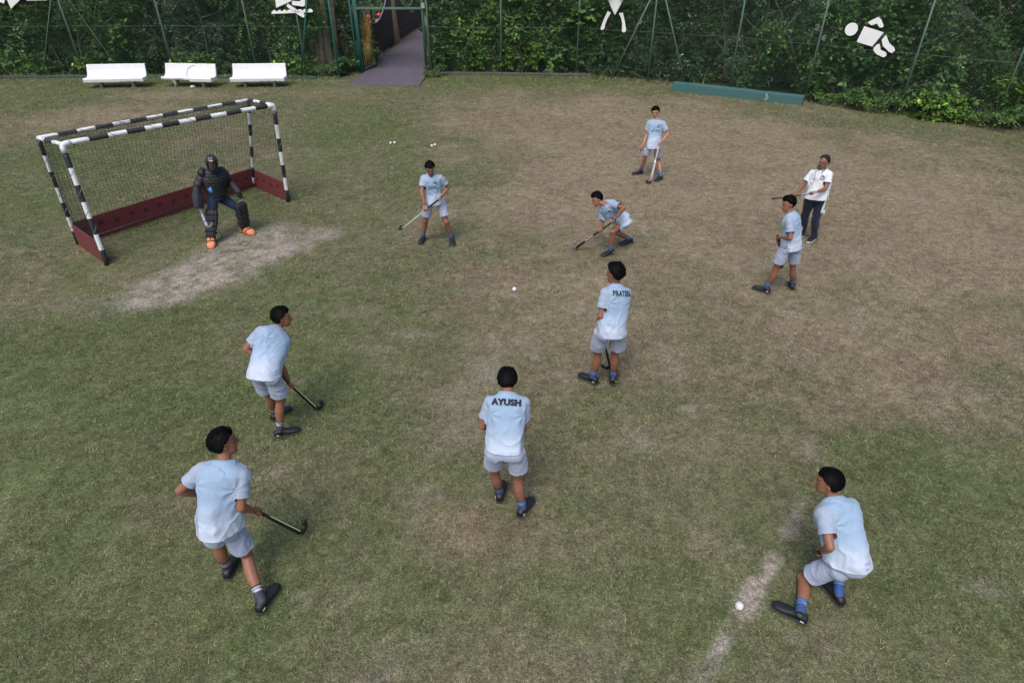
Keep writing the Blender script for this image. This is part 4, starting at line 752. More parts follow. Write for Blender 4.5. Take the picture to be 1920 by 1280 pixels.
# ============================================================ people (joints in metres, measured standing places)
def lerp(a, b, t): return a + (b - a) * t
def blendc(base, new, w): return base * (1 - w[:, None]) + np.asarray(new) * w[:, None]
class Person:
    def __init__(s, key, P, label, skin=(.25, .108, .066), group='hockey players on the field', build=1.0, vox=.0065):
        s.key = key; s.sc = P.get('sc', 1.); s.skin = np.array(skin); s.build = build; s.vox = vox
        J = {k: np.array(v, float) for k, v in P.items() if k not in ('sc', 'stick')}
        s.stick = [np.array(a, float) for a in P['stick']] if 'stick' in P else None
        s.org = np.array([(J['aL'][0] + J['aR'][0]) / 2, (J['aL'][1] + J['aR'][1]) / 2, 0.])
        for k in J:
            if k != 'face': J[k] = J[k] - s.org
        if s.stick: s.stick = [s.stick[0] - s.org, s.stick[1] - s.org, s.stick[2]]
        _u = nz(J['nk'] - J['pel'])
        for c in 'LR': J['s' + c] = J['s' + c] - _u * .022 + nz(J['nk'] - J['s' + c]) * .012
        s.J = J; s.t = thing('person', label, 'person', s.org.tolist(), 0, group)
        up = nz(J['nk'] - J['pel']); s.up = up
        s.hx = nz(J['hR'] - J['hL']); s.sx = nz(J['sR'] - J['sL'])
        s.hx = nz(s.hx - up * (s.hx @ up) * .7); s.sx = nz(s.sx - up * (s.sx @ up) * .7)
        s.fw = nz(np.cross(up, nz(s.hx + s.sx)))
        L = np.linalg.norm(J['nk'] - J['pel']); s.L = L
        thigh = nz(nz(J['kL'] - J['hL']) + nz(J['kR'] - J['hR'])); s.thigh = thigh
        s.dn = nz(-up * .75 + thigh * .3 + np.array([0, 0, -.25]))
        s.f3 = nz(J['face']); hu = nz(J['hd'] - J['nk']) * .5 + Z3 * .6; s.u3 = nz(hu - s.f3 * (hu @ s.f3)); s.r3 = np.cross(s.f3, s.u3)
        J['hd'] = J['hd'] - nz(J['hd'] - J['nk']) * .018
        s.feet = {}
        for c in 'LR':
            d = J['t' + c] - J['q' + c]; d[2] = 0; d = nz(d); s.feet[c] = d
    def spine(s, t):
        a, b = s.J['pel'], s.J['nk']
        if t < 0: return a + s.dn * (-t) * s.L, -s.dn
        c = (a + b) / 2 - s.fw * .045 * s.sc
        p = (1 - t) ** 2 * a + 2 * t * (1 - t) * c + t * t * b; d = nz(2 * (1 - t) * (c - a) + 2 * t * (b - c)); return p, d
    def tors(s, mb, rows, n=22):
        secs = []
        for t, a, b, off, pw in rows:
            p, d = s.spine(t); X = nz(lerp(s.hx, s.sx, min(max(t, 0), 1))); X = nz(X - d * (X @ d)); Y = np.cross(d, X)
            secs.append((p + Y * off * s.sc, X, Y, a * s.sc * s.build, b * s.sc * s.build, pw))
        mb.loft(secs, n)
    def limb(s, mb, A, B, prof, n=14, off=None):
        A, B = np.asarray(A), np.asarray(B); pts = [lerp(A, B, t) + (off(t) if off is not None else 0) for t, _ in prof]; mb.tube(pts, [r * s.sc for _, r in prof], n)
    # ---------------- skin body: torso, head, arms, hands, legs in one continuous remeshed surface
    def hand(s, mb, c, grip=None, axis=None):
        J = s.J; W, E = J['w' + c], J['e' + c]; fd = nz(W - E); k = s.sc; sgn = 1 if c == 'R' else -1
        if grip is not None:
            a = nz(axis); n = grip - W; n = nz(n - a * (n @ a)); b = np.cross(a, n)
            if b @ s.fw < 0: b = -b
            b = b * 1.0; rr = .021 * k
            mb.loft([(W, a, b, .026 * k, .019 * k, 2.3), (lerp(W, grip, .35) + b * .008, a, b, .034 * k, .017 * k, 2.5), (grip - n * .006 + b * rr * 1.15, a, b, .039 * k, .012 * k, 2.5), (grip + n * .012 + b * rr * 1.25, a, b, .038 * k, .009 * k, 2.5)], 12)
            for i, o in enumerate((-.033, -.011, .011, .032)):
                pts = []; ln = (1, 1.1, 1.05, .85)[i]
                for q in np.linspace(55, 55 + 225 * ln, 7): pts.append(grip + a * (o + .001 * i) * k + (n * math.cos(R(q - 0)) * -1 * -1 + b * 0) * 0 + (n * math.sin(R(q)) * .0) + (b * math.cos(R(q - 55)) + n * math.sin(R(q - 55))) * rr * 1.2)
                mb.tube(pts, [.0098 * k, .0095 * k, .009 * k, .0088 * k, .0085 * k, .008 * k, .007 * k], 8, round_ends=True)
            th = [lerp(W, grip, .3) - b * .004 - a * .02 * 1, grip - n * rr * 1.3 - b * .0 - a * .034, grip - n * rr * .7 - b * rr * 1.0 - a * .04, grip - b * rr * 1.35 - a * .03]
            mb.tube(th, [.014 * k, .0115 * k, .0105 * k, .0085 * k], 8, round_ends=True)
        else:
            pn = nz(np.cross(fd, s.fw) * sgn + s.hx * sgn * -.8); pn = nz(pn - fd * (pn @ fd)); a = np.cross(fd, pn) * 1.0
            if a @ s.fw < 0: a = -a
            dd = nz(fd + Z3 * -.3)
            G = W + dd * .085 * k
            mb.loft([(W, a, pn, .026 * k, .019 * k, 2.3), (W + dd * .03 * k, a, pn, .034 * k, .017 * k, 2.5), (G, a, pn, .039 * k, .014 * k, 2.5)], 12)
            for i, o in enumerate((-.031, -.0105, .0105, .031)):
                p = G + a * -o * k; d = dd.copy(); pts = [p - dd * .01]; ln = (.062, .078, .085, .078)[i] * k
                for q in range(4): pts.append(p.copy()); d = nz(d + pn * .32); p = p + d * ln / 3
                mb.tube(pts, [.0095 * k, .0095 * k, .009 * k, .0082 * k, .007 * k], 8, round_ends=True)
            p = W + dd * .03 * k + a * .03 * k; d = nz(dd * .8 + a * .55 + pn * .25); mb.tube([p - d * .01, p + d * .03 * k, p + nz(d + pn * .3 - a * .3) * .062 * k], [.013 * k, .011 * k, .0085 * k], 8, round_ends=True)
    def body(s, grips='', hands='LR', long_sleeve=False):
        J, k = s.J, s.sc; mb = MB()
        s.tors(mb, [(-.1, .1, .08, 0, 2), (-.04, .135, .1, 0, 2.2), (.05, .145, .1, 0, 2.2), (.25, .13, .09, 0, 2.3), (.45, .12, .082, 0, 2.3), (.68, .138, .095, .005, 2.4), (.85, .14, .09, 0, 2.5), (.95, .1, .07, 0, 2.2), (1.02, .055, .055, 0, 2)])
        hb = J['hd'] - s.u3 * .045 * k - s.f3 * .012 * k
        mb.tube([J['nk'] - s.up * .04 * k + s.fw * .02, lerp(J['nk'], hb, .5) + s.fw * .012, hb], [.062 * k, .052 * k, .05 * k], 14)
        for c in 'LR':
            sh = J['s' + c]; base = lerp(J['nk'], sh, .35) - s.up * .02; mb.tube([base, lerp(base, sh, .6) - s.up * .01, sh], [.058 * k, .056 * k, .052 * k], 12); mb.ell(sh, np.eye(3) * .056 * k, 14)
            s.limb(mb, sh, J['e' + c], [(0, .052), (.25, .05), (.5, .044), (.8, .038), (1, .036)]); mb.ell(J['e' + c], np.eye(3) * .0375 * k, 12)
            s.limb(mb, J['e' + c], J['w' + c], [(0, .037), (.25, .04), (.6, .033), (.88, .0255), (1.02, .024)])
            h = J['h' + c]; kn = J['k' + c]; an = J['a' + c]
            mb.ell(h - s.fw * .02 + s.dn * .03, np.eye(3) * .08 * k, 14)
            s.limb(mb, h, kn, [(0, .078), (.3, .075), (.6, .065), (.88, .053), (1, .05)]); mb.ell(kn + s.feet[c] * .008, np.eye(3) * .051 * k, 12)
            bk = -s.feet[c]; s.limb(mb, kn, an, [(0, .05), (.15, .05), (.32, .055), (.5, .05), (.75, .037), (.92, .031), (1, .032)], off=lambda t, bk=bk: bk * .014 * math.sin(math.pi * min(1, t * 1.3)) * s.sc)
            d = s.feet[c]; mb.ell(an + d * .04 - Z3 * .052 * k, np.array([d * .08, np.cross(Z3, d) * .026, Z3 * .022]) * k, 12)
            if c in hands: s.hand(mb, c, J.get('G' + c) if c in grips else None, (s.stick[0] - s.stick[1]) if s.stick else None)
        # head
        H = J['hd']; f, u, r = s.f3, s.u3, s.r3
        mb.ell(H + (u * .012 - f * .008) * k, np.array([r * .074, f * .094, u * .094]) * k, 20)
        mb.loft([(H + (-u * .118 + f * .05) * k, r, f, .024 * k, .022 * k, 2.2), (H + (-u * .1 + f * .042) * k, r, f, .042 * k, .04 * k, 2.2), (H + (-u * .07 + f * .03) * k, r, f, .055 * k, .056 * k, 2.2), (H + (-u * .03 + f * .018) * k, r, f, .063 * k, .068 * k, 2.2), (H + (u * .01 + f * .012) * k, r, f, .068 * k, .077 * k, 2.2), (H + u * .05 * k, r, f, .06 * k, .07 * k, 2)], 18)
        mb.tube([H + (f * .088 + u * .008) * k, H + (f * .1 - u * .018) * k, H + (f * .104 - u * .034) * k], [.008 * k, .011 * k, .014 * k], 10, round_ends=True)
        mb.ell(H + (f * .086 - u * .062) * k, np.array([r * .022, f * .012, u * .012]) * k, 10)
        mb.ell(H + (f * .08 + u * .02) * k, np.array([r * .045, f * .012, u * .008]) * k, 10)
        mb.ell(H + (f * .075 - u * .1) * k, np.array([r * .02, f * .016, u * .016]) * k, 10)
        for sg in (-1, 1):
            mb.ell(H + (r * sg * .074 - f * .012 - u * .012) * k, np.array([nz(r * sg * .6 - f * .5) * .016, f * .019, u * .031]) * k, 10)
        v, q = remesh(mb, s.vox, 2)
        n = len(v); col = np.tile(s.skin, (n, 1)); col = col * (1 + .12 * (fbm(v[:, 0] * 9, v[:, 1] * 9, v[:, 2] * 9, s=3) - .5))[:, None]
        h = (v - H) / k; x, y, z = h @ r, h @ f, h @ u; face = (y > .03)
        g = lambda cx, cz, rx, rz: np.exp(-(((np.abs(x) - cx) / rx) ** 2 + ((z - cz) / rz) ** 2)) * face
        col = blendc(col, s.skin * np.array([.75, .45, .45]), np.clip(g(0, -.063, .024, .009) * 1.2, 0, .8))
        col = blendc(col, (.008, .006, .005), np.clip(g(.032, .021, .018, .0055) * 1.5, 0, 1)); col = blendc(col, (.02, .012, .01), np.clip(g(.031, .003, .013, .006) * 1.4, 0, .9))
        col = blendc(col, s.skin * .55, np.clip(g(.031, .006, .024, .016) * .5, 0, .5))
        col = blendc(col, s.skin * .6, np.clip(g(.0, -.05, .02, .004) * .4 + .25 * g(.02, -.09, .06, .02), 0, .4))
        o = mesh_np('body', v, q, M['skin'], s.t, colr=col); s.bodyo = o
        for sg in (-1, 1):
            b = MB(); c = H + (r * sg * .031 + f * .077 + u * .003) * k; b.ell(c, np.array([r, u, f]) * .0095 * k, 12); V, _ = b.arrays(); hh = (V - c); cc = np.tile([.2, .17, .15], (len(V), 1)); cc[(hh @ f) > .006 * k] = (.012, .007, .005)
            b.build('eye', M['eye'], s.t, smooth=True, colr=cc)
    def hair(s, mat_='hair', style=1.0, fringe=.03, seed=0):
        H, k = s.J['hd'], s.sc; f, u, r = s.f3, s.u3, s.r3; n = 44; m = 26; rng = np.random.default_rng(seed + 5)
        def surf(th, ph, e=1.0):
            x, y, z = np.sin(ph) * np.cos(th), np.sin(ph) * np.sin(th), np.cos(ph)
            hl = np.where(y > 0, lerp(.02, .074 - fringe * .6, sst(.1, .6, y)), lerp(.012, -.115, sst(0, .5, -y)))  # hairline height
            hl = hl + (vn(x * 7 + seed, y * 7, s=seed + 2) - .5) * .03 * (y > -.2)
            zz = z * .106; ok = sst(-.012, .012, zz - hl)
            tex = (fbm(x * 4 + seed, y * 4, z * 4, s=seed, o=3) - .5) * .034 + (vn(x * 15, y * 15, z * 5 + seed, s=seed) - .5) * .012
            thick = .005 + style * (.007 + .011 * np.clip(z, 0, 1) + tex * .55)
            e2 = lerp(.9, 1.0, ok)
            X = x * (.076 * e2 + thick * ok); Y = y * (.096 * e2 + thick * ok) - .008; Z = zz * e2 * .92 + .012 + thick * ok * np.clip(z + .2, 0, 1)
            return X, Y, Z, ok
        th, ph = np.meshgrid(np.linspace(0, 2 * np.pi, n, endpoint=False), np.linspace(.02, np.pi * .93, m)); X, Y, Z, ok = surf(th, ph)
        V = H + (X[..., None] * r + Y[..., None] * f + Z[..., None] * u) * k; V = V.reshape(-1, 3); F = []
        i = np.arange(n * m).reshape(m, n); a = i[:-1]; b = i[1:]; F = np.stack([a, b, np.roll(b, -1, 1), np.roll(a, -1, 1)], -1).reshape(-1, 4)
        # strands
        N = 1500; t0 = rng.uniform(0, 2 * np.pi, N); p0 = np.arccos(rng.uniform(-.15, 1, N)); sv = []
        X0, Y0, Z0, k0 = surf(t0, p0); X1, Y1, Z1, k1 = surf(t0 + rng.normal(0, .3, N), p0 + rng.uniform(.15, .55, N)); kk = (k0 > .8) & ((k1 > .6) | (Y1 < -.01))
        A = H + (X0[:, None] * r + Y0[:, None] * f + Z0[:, None] * u) * k; B = H + (X1[:, None] * r + Y1[:, None] * f + (Z1[:, None]) * u) * k
        A, B = A[kk], B[kk]; out = A - H; out /= np.linalg.norm(out, axis=1)[:, None]; outB = B - H; outB /= np.linalg.norm(outB, axis=1)[:, None]
        sd_ = np.cross(B - A, out); sd_ /= np.linalg.norm(sd_, axis=1)[:, None] + 1e-9; wd = .0052 * k
        Mid = (A + B) / 2 + (out + outB) * .007 * k; tip = B + outB * (rng.uniform(-.004, .026, len(B)) * rng.uniform(0, 1, len(B)))[:, None] * k
        SV = np.stack([A + out * .001 - sd_ * wd, A + out * .001 + sd_ * wd, Mid + sd_ * wd, Mid - sd_ * wd, tip], 1).reshape(-1, 3); b0 = len(V) + np.arange(len(A))[:, None] * 5
        F2 = b0 + [[0, 1, 2, 3]]; F3 = b0 + [[3, 2, 4]]
        o = mesh_np('hair', np.concatenate([V, SV]), [F, F2, F3], M[mat_], s.t)
        return o
    def inell(s, v, lo):
        T = np.array([-.4, -.12, .02, .14, .3, .5, .7, .85, .93, .985, 1.1]); A = np.array([.164 * lo, .162 * lo, .157 * lo, .152 * lo, .152 * lo, .161 * lo, .172, .174, .142, .088, .06]) * s.sc * s.build; B = np.array([.128 * lo, .126 * lo, .122 * lo, .114 * lo, .108 * lo, .106 * lo, .114, .106, .088, .072, .06]) * s.sc * s.build
        t = ((v - s.J['pel']) @ s.up) / s.L; c = np.stack([s.spine(q)[0] for q in np.linspace(-.4, 1.1, 61)]); ci = np.stack([np.interp(t, np.linspace(-.4, 1.1, 61), c[:, i]) for i in range(3)], 1)
        w_ = np.clip(t, 0, 1)[:, None]; X = s.hx * (1 - w_) + s.sx * w_; X /= np.linalg.norm(X, axis=1)[:, None]; Y = np.cross(s.up, X); d = v - ci
        return ((d * X).sum(1) / np.interp(t, T, A)) ** 2 + ((d * Y).sum(1) / np.interp(t, T, B)) ** 2
    # ---------------- T-shirt
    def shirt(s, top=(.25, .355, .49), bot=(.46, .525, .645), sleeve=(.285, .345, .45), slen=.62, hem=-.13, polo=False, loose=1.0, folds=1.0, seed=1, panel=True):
        J, k = s.J, s.sc; mb = MB(); lo = loose
        s.tors(mb, [(hem - .14, .164 * lo, .128 * lo, -.006, 2.2), (-.12, .162 * lo, .126 * lo, -.006, 2.2), (.02, .157 * lo, .122 * lo, -.004, 2.2), (.14, .152 * lo, .114 * lo, 0, 2.3), (.3, .152 * lo, .108 * lo, 0, 2.3), (.5, .161 * lo, .108 * lo, .002, 2.4), (.7, .172, .118, .006, 2.5), (.85, .174, .11, 0, 2.6), (.93, .142, .09, 0, 2.3), (.985, .088, .072, 0, 2), (1.035, .066, .062, .004, 2)])
        for c in 'LR':
            sh, el = J['s' + c], J['e' + c]; base = lerp(J['nk'], sh, .4) - s.up * .03 * k
            mb.tube([base, lerp(base, sh, .6) - s.up * .008 * k, sh], [.062 * k, .061 * k, .059 * k], 14); mb.ell(sh, np.eye(3) * .0595 * k, 14)
            s.limb(mb, sh, lerp(sh, el, slen + .12), [(0, .059), (.25, .06), (.5, .061), (.75, .064), (1, .068)])
        v, q = remesh(mb, s.vox * 1.1, 4)
        ell_ = s.inell(v, lo)
        # openings
        hp, hd_ = s.spine(hem); dist = (v - hp) @ s.dn; arm = np.zeros(len(v), bool); dead = dist > 0
        sn = np.zeros(len(v), bool)
        def snap(pl_o, pl_n, sel, wdt=.009):
            d = (v - pl_o) @ pl_n; m_ = sel & (d > 0) & (d < wdt); v[m_] -= np.outer(d[m_], pl_n); return sel & (d >= wdt)
        dead = snap(hp, s.dn, np.ones(len(v), bool))
        for c in 'LR':
            sh, el = J['s' + c], J['e' + c]; ax_ = nz(el - sh); e = lerp(sh, el, slen); rad = np.linalg.norm((v - sh) - np.outer((v - sh) @ ax_, ax_), axis=1)
            # exclude torso verts that happen to fall beyond the sleeve plane
            sel = (rad < .1 * k); tp = (v - J['pel']) @ s.up; lat = np.abs((v - J['pel']) @ s.sx)
            axd = np.linalg.norm(v - (sh + np.outer(np.clip((v - sh) @ ax_, 0, 9), ax_)), axis=1)
            inside_t = (lat < .12 * k * s.build) & (axd > .06 * k)
            dead |= snap(e, ax_, (axd < .085 * k) & (ell_ > 1.45) & ((v - e) @ ax_ < .07 * k))
        dead |= snap(J['nk'] + s.up * .012 * k, nz(s.up + s.fw * .35), np.linalg.norm(v - J['nk'], axis=1) < .13 * k)
        v, q, _ = cutf(v, q, dead); nn = vnorm(v, q)
        ell_c = lambda vv: s.inell(vv, lo)
        # folds
        rel = (v - J['pel']) / k; a_ = rel @ s.hx; b_ = rel @ s.up; c_ = rel @ s.fw
        r1 = 1 - np.abs(2 * fbm(a_ * 5 + b_ * 3 + seed, b_ * 2.2 - a_ * 1.4, c_ * 5, s=seed, o=3) - 1); r2 = 1 - np.abs(2 * fbm(a_ * 9 - b_ * 5, b_ * 5 + a_ * 3, c_ * 9 + seed, s=seed + 9, o=2) - 1)
        low = sst(.3, -.05, b_); mid_ = np.exp(-((b_ - .12) / .09) ** 2)
        disp = folds * ((r1 ** 4 - .3) * (.010 + .011 * low) + (r2 ** 5 - .25) * (.005 + .008 * mid_)) + (.006 + .006 * low)
        for c in 'LR':   # drag folds out of the armpits
            ap = J['s' + c] - s.up * .1 * k + nz(J['nk'] - J['s' + c]) * .01; d = v - ap; rr_ = np.linalg.norm(d, axis=1); th = np.arctan2(d @ s.up, d @ s.sx * (1 if c == 'R' else -1)); disp += folds * .0055 * np.exp(-((rr_ - .1) / .06) ** 2) * sst(.04, .09, rr_) * np.sin(th * 7 + seed)
        disp = np.where(ell_c(v) > 1.25, disp * .45, disp)
        v = v + nn * (disp * k)[:, None]; v = lap(v, q, 1, .35)
        # colour of the cloth
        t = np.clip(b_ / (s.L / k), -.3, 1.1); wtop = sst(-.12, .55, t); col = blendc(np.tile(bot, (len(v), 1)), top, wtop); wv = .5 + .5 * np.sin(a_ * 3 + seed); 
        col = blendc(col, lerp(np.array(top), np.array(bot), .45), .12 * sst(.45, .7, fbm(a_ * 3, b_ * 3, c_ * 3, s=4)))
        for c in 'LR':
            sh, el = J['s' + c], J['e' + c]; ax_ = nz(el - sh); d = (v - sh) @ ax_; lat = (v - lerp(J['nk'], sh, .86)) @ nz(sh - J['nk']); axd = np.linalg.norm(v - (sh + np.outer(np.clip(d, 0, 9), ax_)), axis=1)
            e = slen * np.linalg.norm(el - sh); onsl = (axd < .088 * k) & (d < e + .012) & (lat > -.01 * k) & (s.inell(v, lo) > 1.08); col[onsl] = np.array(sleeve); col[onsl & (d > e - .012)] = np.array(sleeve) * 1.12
        if panel:
            sp = (np.abs(a_) > (.135 + .1 * np.clip(b_, -.1, .3)) * s.build) & (b_ < .2) & (np.abs(c_ + .01) < .075); col[sp] = np.array(sleeve) * (.86 + .2 * (vn(a_[sp] * 60, b_[sp] * 60, c_[sp] * 60)))[:, None]
        if polo:
            pn = np.linalg.norm(v - J['nk'] - s.up * .01, axis=1); col[pn < .088 * k] = (.012, .012, .05)
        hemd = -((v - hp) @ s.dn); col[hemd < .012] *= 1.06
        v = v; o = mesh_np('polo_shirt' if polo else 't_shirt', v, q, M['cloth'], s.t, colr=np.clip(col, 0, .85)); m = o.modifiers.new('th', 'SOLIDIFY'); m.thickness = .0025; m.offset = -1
        s.sv, s.sq = v, q; s.shirt_o = o; s.bvh = BVHTree.FromPolygons([tuple(p) for p in v], q.tolist()); return o
    def legs(s, col=(.3, .345, .46), end=.74, name='shorts', r0=.084, r1=.091, long=False, stripe=None, folds=1., seed=3, hemcut=-.04):
        J, k = s.J, s.sc; mb = MB()
        s.tors(mb, [(.16, .14, .1, 0, 2.2), (.06, .145, .11, 0, 2.3), (-.06, .15, .118, 0, 2.3), (-.15, .14, .106, 0, 2.2)])
        for c in 'LR':
            h, kn, an = J['h' + c], J['k' + c], J['a' + c]; mb.ell(h - s.fw * .028 * k + s.dn * .03, np.eye(3) * .086 * k, 14); sx_ = s.hx * (.012 if c == 'R' else -.012)
            if not long: s.limb(mb, h + sx_, lerp(h, kn, end + .12) + sx_, [(0, .084), (.35, r0), (.7, r1), (1, r1 * 1.02)])
            else:
                s.limb(mb, h, kn, [(0, .1), (.3, .095), (.7, .077), (1, .068)]); mb.ell(kn, np.eye(3) * .069 * k, 12); s.limb(mb, kn, an + Z3 * -.03, [(0, .068), (.3, .07), (.7, .062), (1, .063)])
        v, q = remesh(mb, s.vox * 1.15, 4)
        dead = np.zeros(len(v), bool)
        def snap(pl_o, pl_n, sel, wdt=.009):
            d = (v - pl_o) @ pl_n; m_ = sel & (d > 0) & (d < wdt); v[m_] -= np.outer(d[m_], pl_n); return sel & (d >= wdt)
        for c in 'LR':
            h, kn = J['h' + c], J['k' + c]; oc = 'L' if c == 'R' else 'R'
            if not long:
                ax_ = nz(kn - h); d = (v - h) @ ax_; ad = np.linalg.norm(v - (h + np.outer(np.clip(d, 0, 9), ax_)), axis=1); ho, ko = J['h' + oc], J['k' + oc]; ax2 = nz(ko - ho); ad2 = np.linalg.norm(v - (ho + np.outer(np.clip((v - ho) @ ax2, 0, 9), ax2)), axis=1)
                dead |= snap(lerp(h, kn, end), ax_, (ad < .16 * k) & (ad <= ad2 + .001))
        p, d = s.spine(hemcut); dead |= snap(p, d, np.ones(len(v), bool))
        v, q, _ = cutf(v, q, dead); nn = vnorm(v, q); rel = (v - J['pel']) / k; a_, b_, c_ = rel @ s.hx, rel @ s.up, rel @ s.fw
        r1_ = 1 - np.abs(2 * fbm(a_ * 8 + seed, b_ * 4 + a_ * 3, c_ * 8, s=seed, o=3) - 1); v = v + nn * ((folds * (r1_ ** 3 - .35) * .014 + .004) * k)[:, None]; v = lap(v, q, 1, .35)
        if hemcut < -.05:
            hp_, _ = s.spine(hemcut - .1); dd = -((v - hp_) @ s.dn); w_ = sst(-.03, .04, dd / k) * .3; ax0 = s.J['pel']; rad = (v - ax0) - np.outer((v - ax0) @ s.dn, s.dn); v = v - rad * w_[:, None]
        cc = np.tile(col, (len(v), 1)).astype(float)
        for c in 'LR':
            h, kn = J['h' + c], J['k' + c]; ax_ = nz(kn - h); d = (v - lerp(h, kn, end)) @ ax_
            if not long: cc[(d > -.014) & (np.linalg.norm(v - lerp(h, kn, end), axis=1) < .14)] *= 1.12
            if stripe is not None:
                A, B = (h, kn); lat = s.hx * (1 if c == 'R' else -1); t_ = (v - h); on = (t_ @ lat > .045 * k) & (np.abs(t_ @ s.fw - lerp(0, (kn - h) @ s.fw, np.clip((t_ @ ax_) / .43, 0, 2))) < .013); cc[on] = stripe
        o = mesh_np(name, v, q, M['cloth'], s.t, colr=cc); m = o.modifiers.new('th', 'SOLIDIFY'); m.thickness = .0025; m.offset = -1; return o
    def socks(s, col=(.02, .065, .22), stripe=(.16, .28, .55), h=.13):
        for c in 'LR':
            kn, an = s.J['k' + c], s.J['a' + c]; u = nz(kn - an); b = MB(); bk = -s.feet[c]; pts = []; n = 16
            for i in range(n + 1): t = i / n; pts.append(an - u * .02 + u * (h + .02) * t * s.sc + bk * .006 * t)
            b.tube(pts, [(.041 + .0035 * (i / n)) * s.sc + (.002 if i == n else 0) for i in range(n + 1)], 16, cap=False); V, _ = b.arrays(); t = ((V - an) @ u) / (h * s.sc)
            cc = np.tile(col, (len(V), 1)); cc[((t > .62) & (t < .7)) | ((t > .8) & (t < .88))] = stripe; b.build('sock', M['plain'], s.t, smooth=True, colr=cc)
    def shoes(s, sole='sole', top='shoe', scale=1.0, white=False):
        for c in 'LR':
            an = s.J['a' + c]; d = s.feet[c]; X = np.cross(d, Z3); k = s.sc * scale; g = np.array([an[0], an[1], 0]); heel = g - d * .075 * k
            def P(t, z): return heel + d * t * .295 * k + Z3 * z * k
            secs = []
            for t, w_, z in [(0, .022, .06), (.03, .034, .078), (.12, .04, .092), (.25, .041, .094), (.38, .042, .085), (.52, .047, .07), (.68, .052, .058), (.84, .05, .05), (.95, .036, .042), (1.0, .018, .034)]:
                secs.append((P(t, .012 + z / 2), X, Z3, w_ * k, (z / 2) * k, 2.6))
            b = MB(); b.loft(secs, 18); b.tube([an - Z3 * .02 * k, an + Z3 * .012 * k], [.05 * k, .047 * k], 14)
            for i in range(4): b.tube([P(.36 + i * .065, .092 - i * .009) - X * .022 * k, P(.36 + i * .065, .098 - i * .009), P(.36 + i * .065, .092 - i * .009) + X * .022 * k], .0035, 5)
            o = b.build('shoe', M[top], s.t, smooth=True)
            b = MB(); secs = []
            for t, w_ in [(-.015, .024), (.03, .038), (.15, .043), (.35, .042), (.55, .049), (.72, .055), (.87, .052), (.97, .036), (1.015, .016)]: secs.append((P(t, .012), X, Z3, w_ * k, .0125 * k, 5))
            b.loft(secs, 16); b.build('sole', M['whitepaint' if white else 'sole'], o, smooth=True)
            b = MB(); b.box(P(.12, .045) + X * .042 * k * (1 if c == 'R' else -1), (.03, .004, .008), d, X, Z3); b.build('heel_mark', M['whitepaint'], o)
    def letters(s, text, size, width, vpos, hpos=0., back=True, name='name_lettering', arc=0, m='ink', condense=1., bold=.02):
        """flat lettering laid on the cloth: glyph outlines from the built-in font, each glyph projected on to the shirt"""
        cu = bpy.data.curves.new('t', 'FONT'); cu.body = text; cu.size = 1; cu.offset = bold; cu.align_x = 'CENTER'; cu.space_character = 1.08; cu.resolution_u = 3; ob = bpy.data.objects.new('t', cu); COL.objects.link(ob)
        dg = bpy.context.evaluated_depsgraph_get(); dg.update(); me = bpy.data.meshes.new_from_object(ob.evaluated_get(dg)); bpy.data.objects.remove(ob)
        bm = bmesh.new(); bm.from_mesh(me); bmesh.ops.triangulate(bm, faces=bm.faces); 
        for _ in range(2): bmesh.ops.subdivide_edges(bm, edges=[e for e in bm.edges if e.calc_length() > .12], cuts=1); bmesh.ops.triangulate(bm, faces=bm.faces)
        V = np.array([v.co[:] for v in bm.verts]); F = np.array([[v.index for v in f.verts] for f in bm.faces]); bm.free(); bpy.data.meshes.remove(me)
        w0 = V[:, 0].max() - V[:, 0].min(); x = V[:, 0] / w0 * width; y = (V[:, 1] - .35) * size
        if arc:
            th = x / arc; x, y = (arc + y) * np.sin(th), (arc + y) * np.cos(th) - arc
        if bold > .04: n0 = len(x); x, y, F = np.r_[x - .0028, x, x + .0028], np.r_[y + .0012, y, y - .0012], np.concatenate([F, F + n0, F + 2 * n0])
        s.stick_on(name, x, y, F, vpos, hpos, back, m)
    def stick_on(s, name, x, y, F, vpos, hpos, back, m, off=.008):
        k = s.sc; t = vpos; p, d = s.spine(t); X = nz(lerp(s.hx, s.sx, t)); X = nz(X - d * (X @ d)); Y = np.cross(d, X); dirn = Y if back else -Y; sx = X if back else -X
        out = []
        for a, b in zip(x, y):
            o = p + sx * (a + hpos) * k + d * b * k - dirn * .5; hit = s.bvh.ray_cast(Vector(o), Vector(dirn), 1.0)
            h = np.array(hit[0]) if hit[0] is not None else o + dirn * .38; out.append(h)
        out = np.array(out); f1 = out - dirn * off; f2 = out - dirn * off ; n = len(f1)
        mesh_np(name, f1, F if isinstance(F, np.ndarray) else np.array(F), M[m], s.shirt_o, smooth=False)
    def ring(s, vpos, hpos, rad, name='crest', back=False, m='ink', th=.3, yy=1.3):
        n = 20; a = np.arange(n) * 2 * np.pi / n; x = np.r_[np.cos(a) * rad, np.cos(a) * rad * (1 - th)]; y = np.r_[np.sin(a) * rad * yy, np.sin(a) * rad * (1 - th) * yy]
        F = np.array([[i, (i + 1) % n, n + (i + 1) % n, n + i] for i in range(n)]); s.stick_on(name, x, y, F, vpos, hpos, back, m)
    def patch(s, vpos, hpos, w_, h_, name, back, m):
        gx, gy = np.meshgrid(np.linspace(-w_ / 2, w_ / 2, 4), np.linspace(-h_ / 2, h_ / 2, 4)); i = np.arange(16).reshape(4, 4); F = np.stack([i[:-1, :-1], i[:-1, 1:], i[1:, 1:], i[1:, :-1]], -1).reshape(-1, 4); s.stick_on(name, gx.ravel(), gy.ravel(), F, vpos, hpos, back, m)

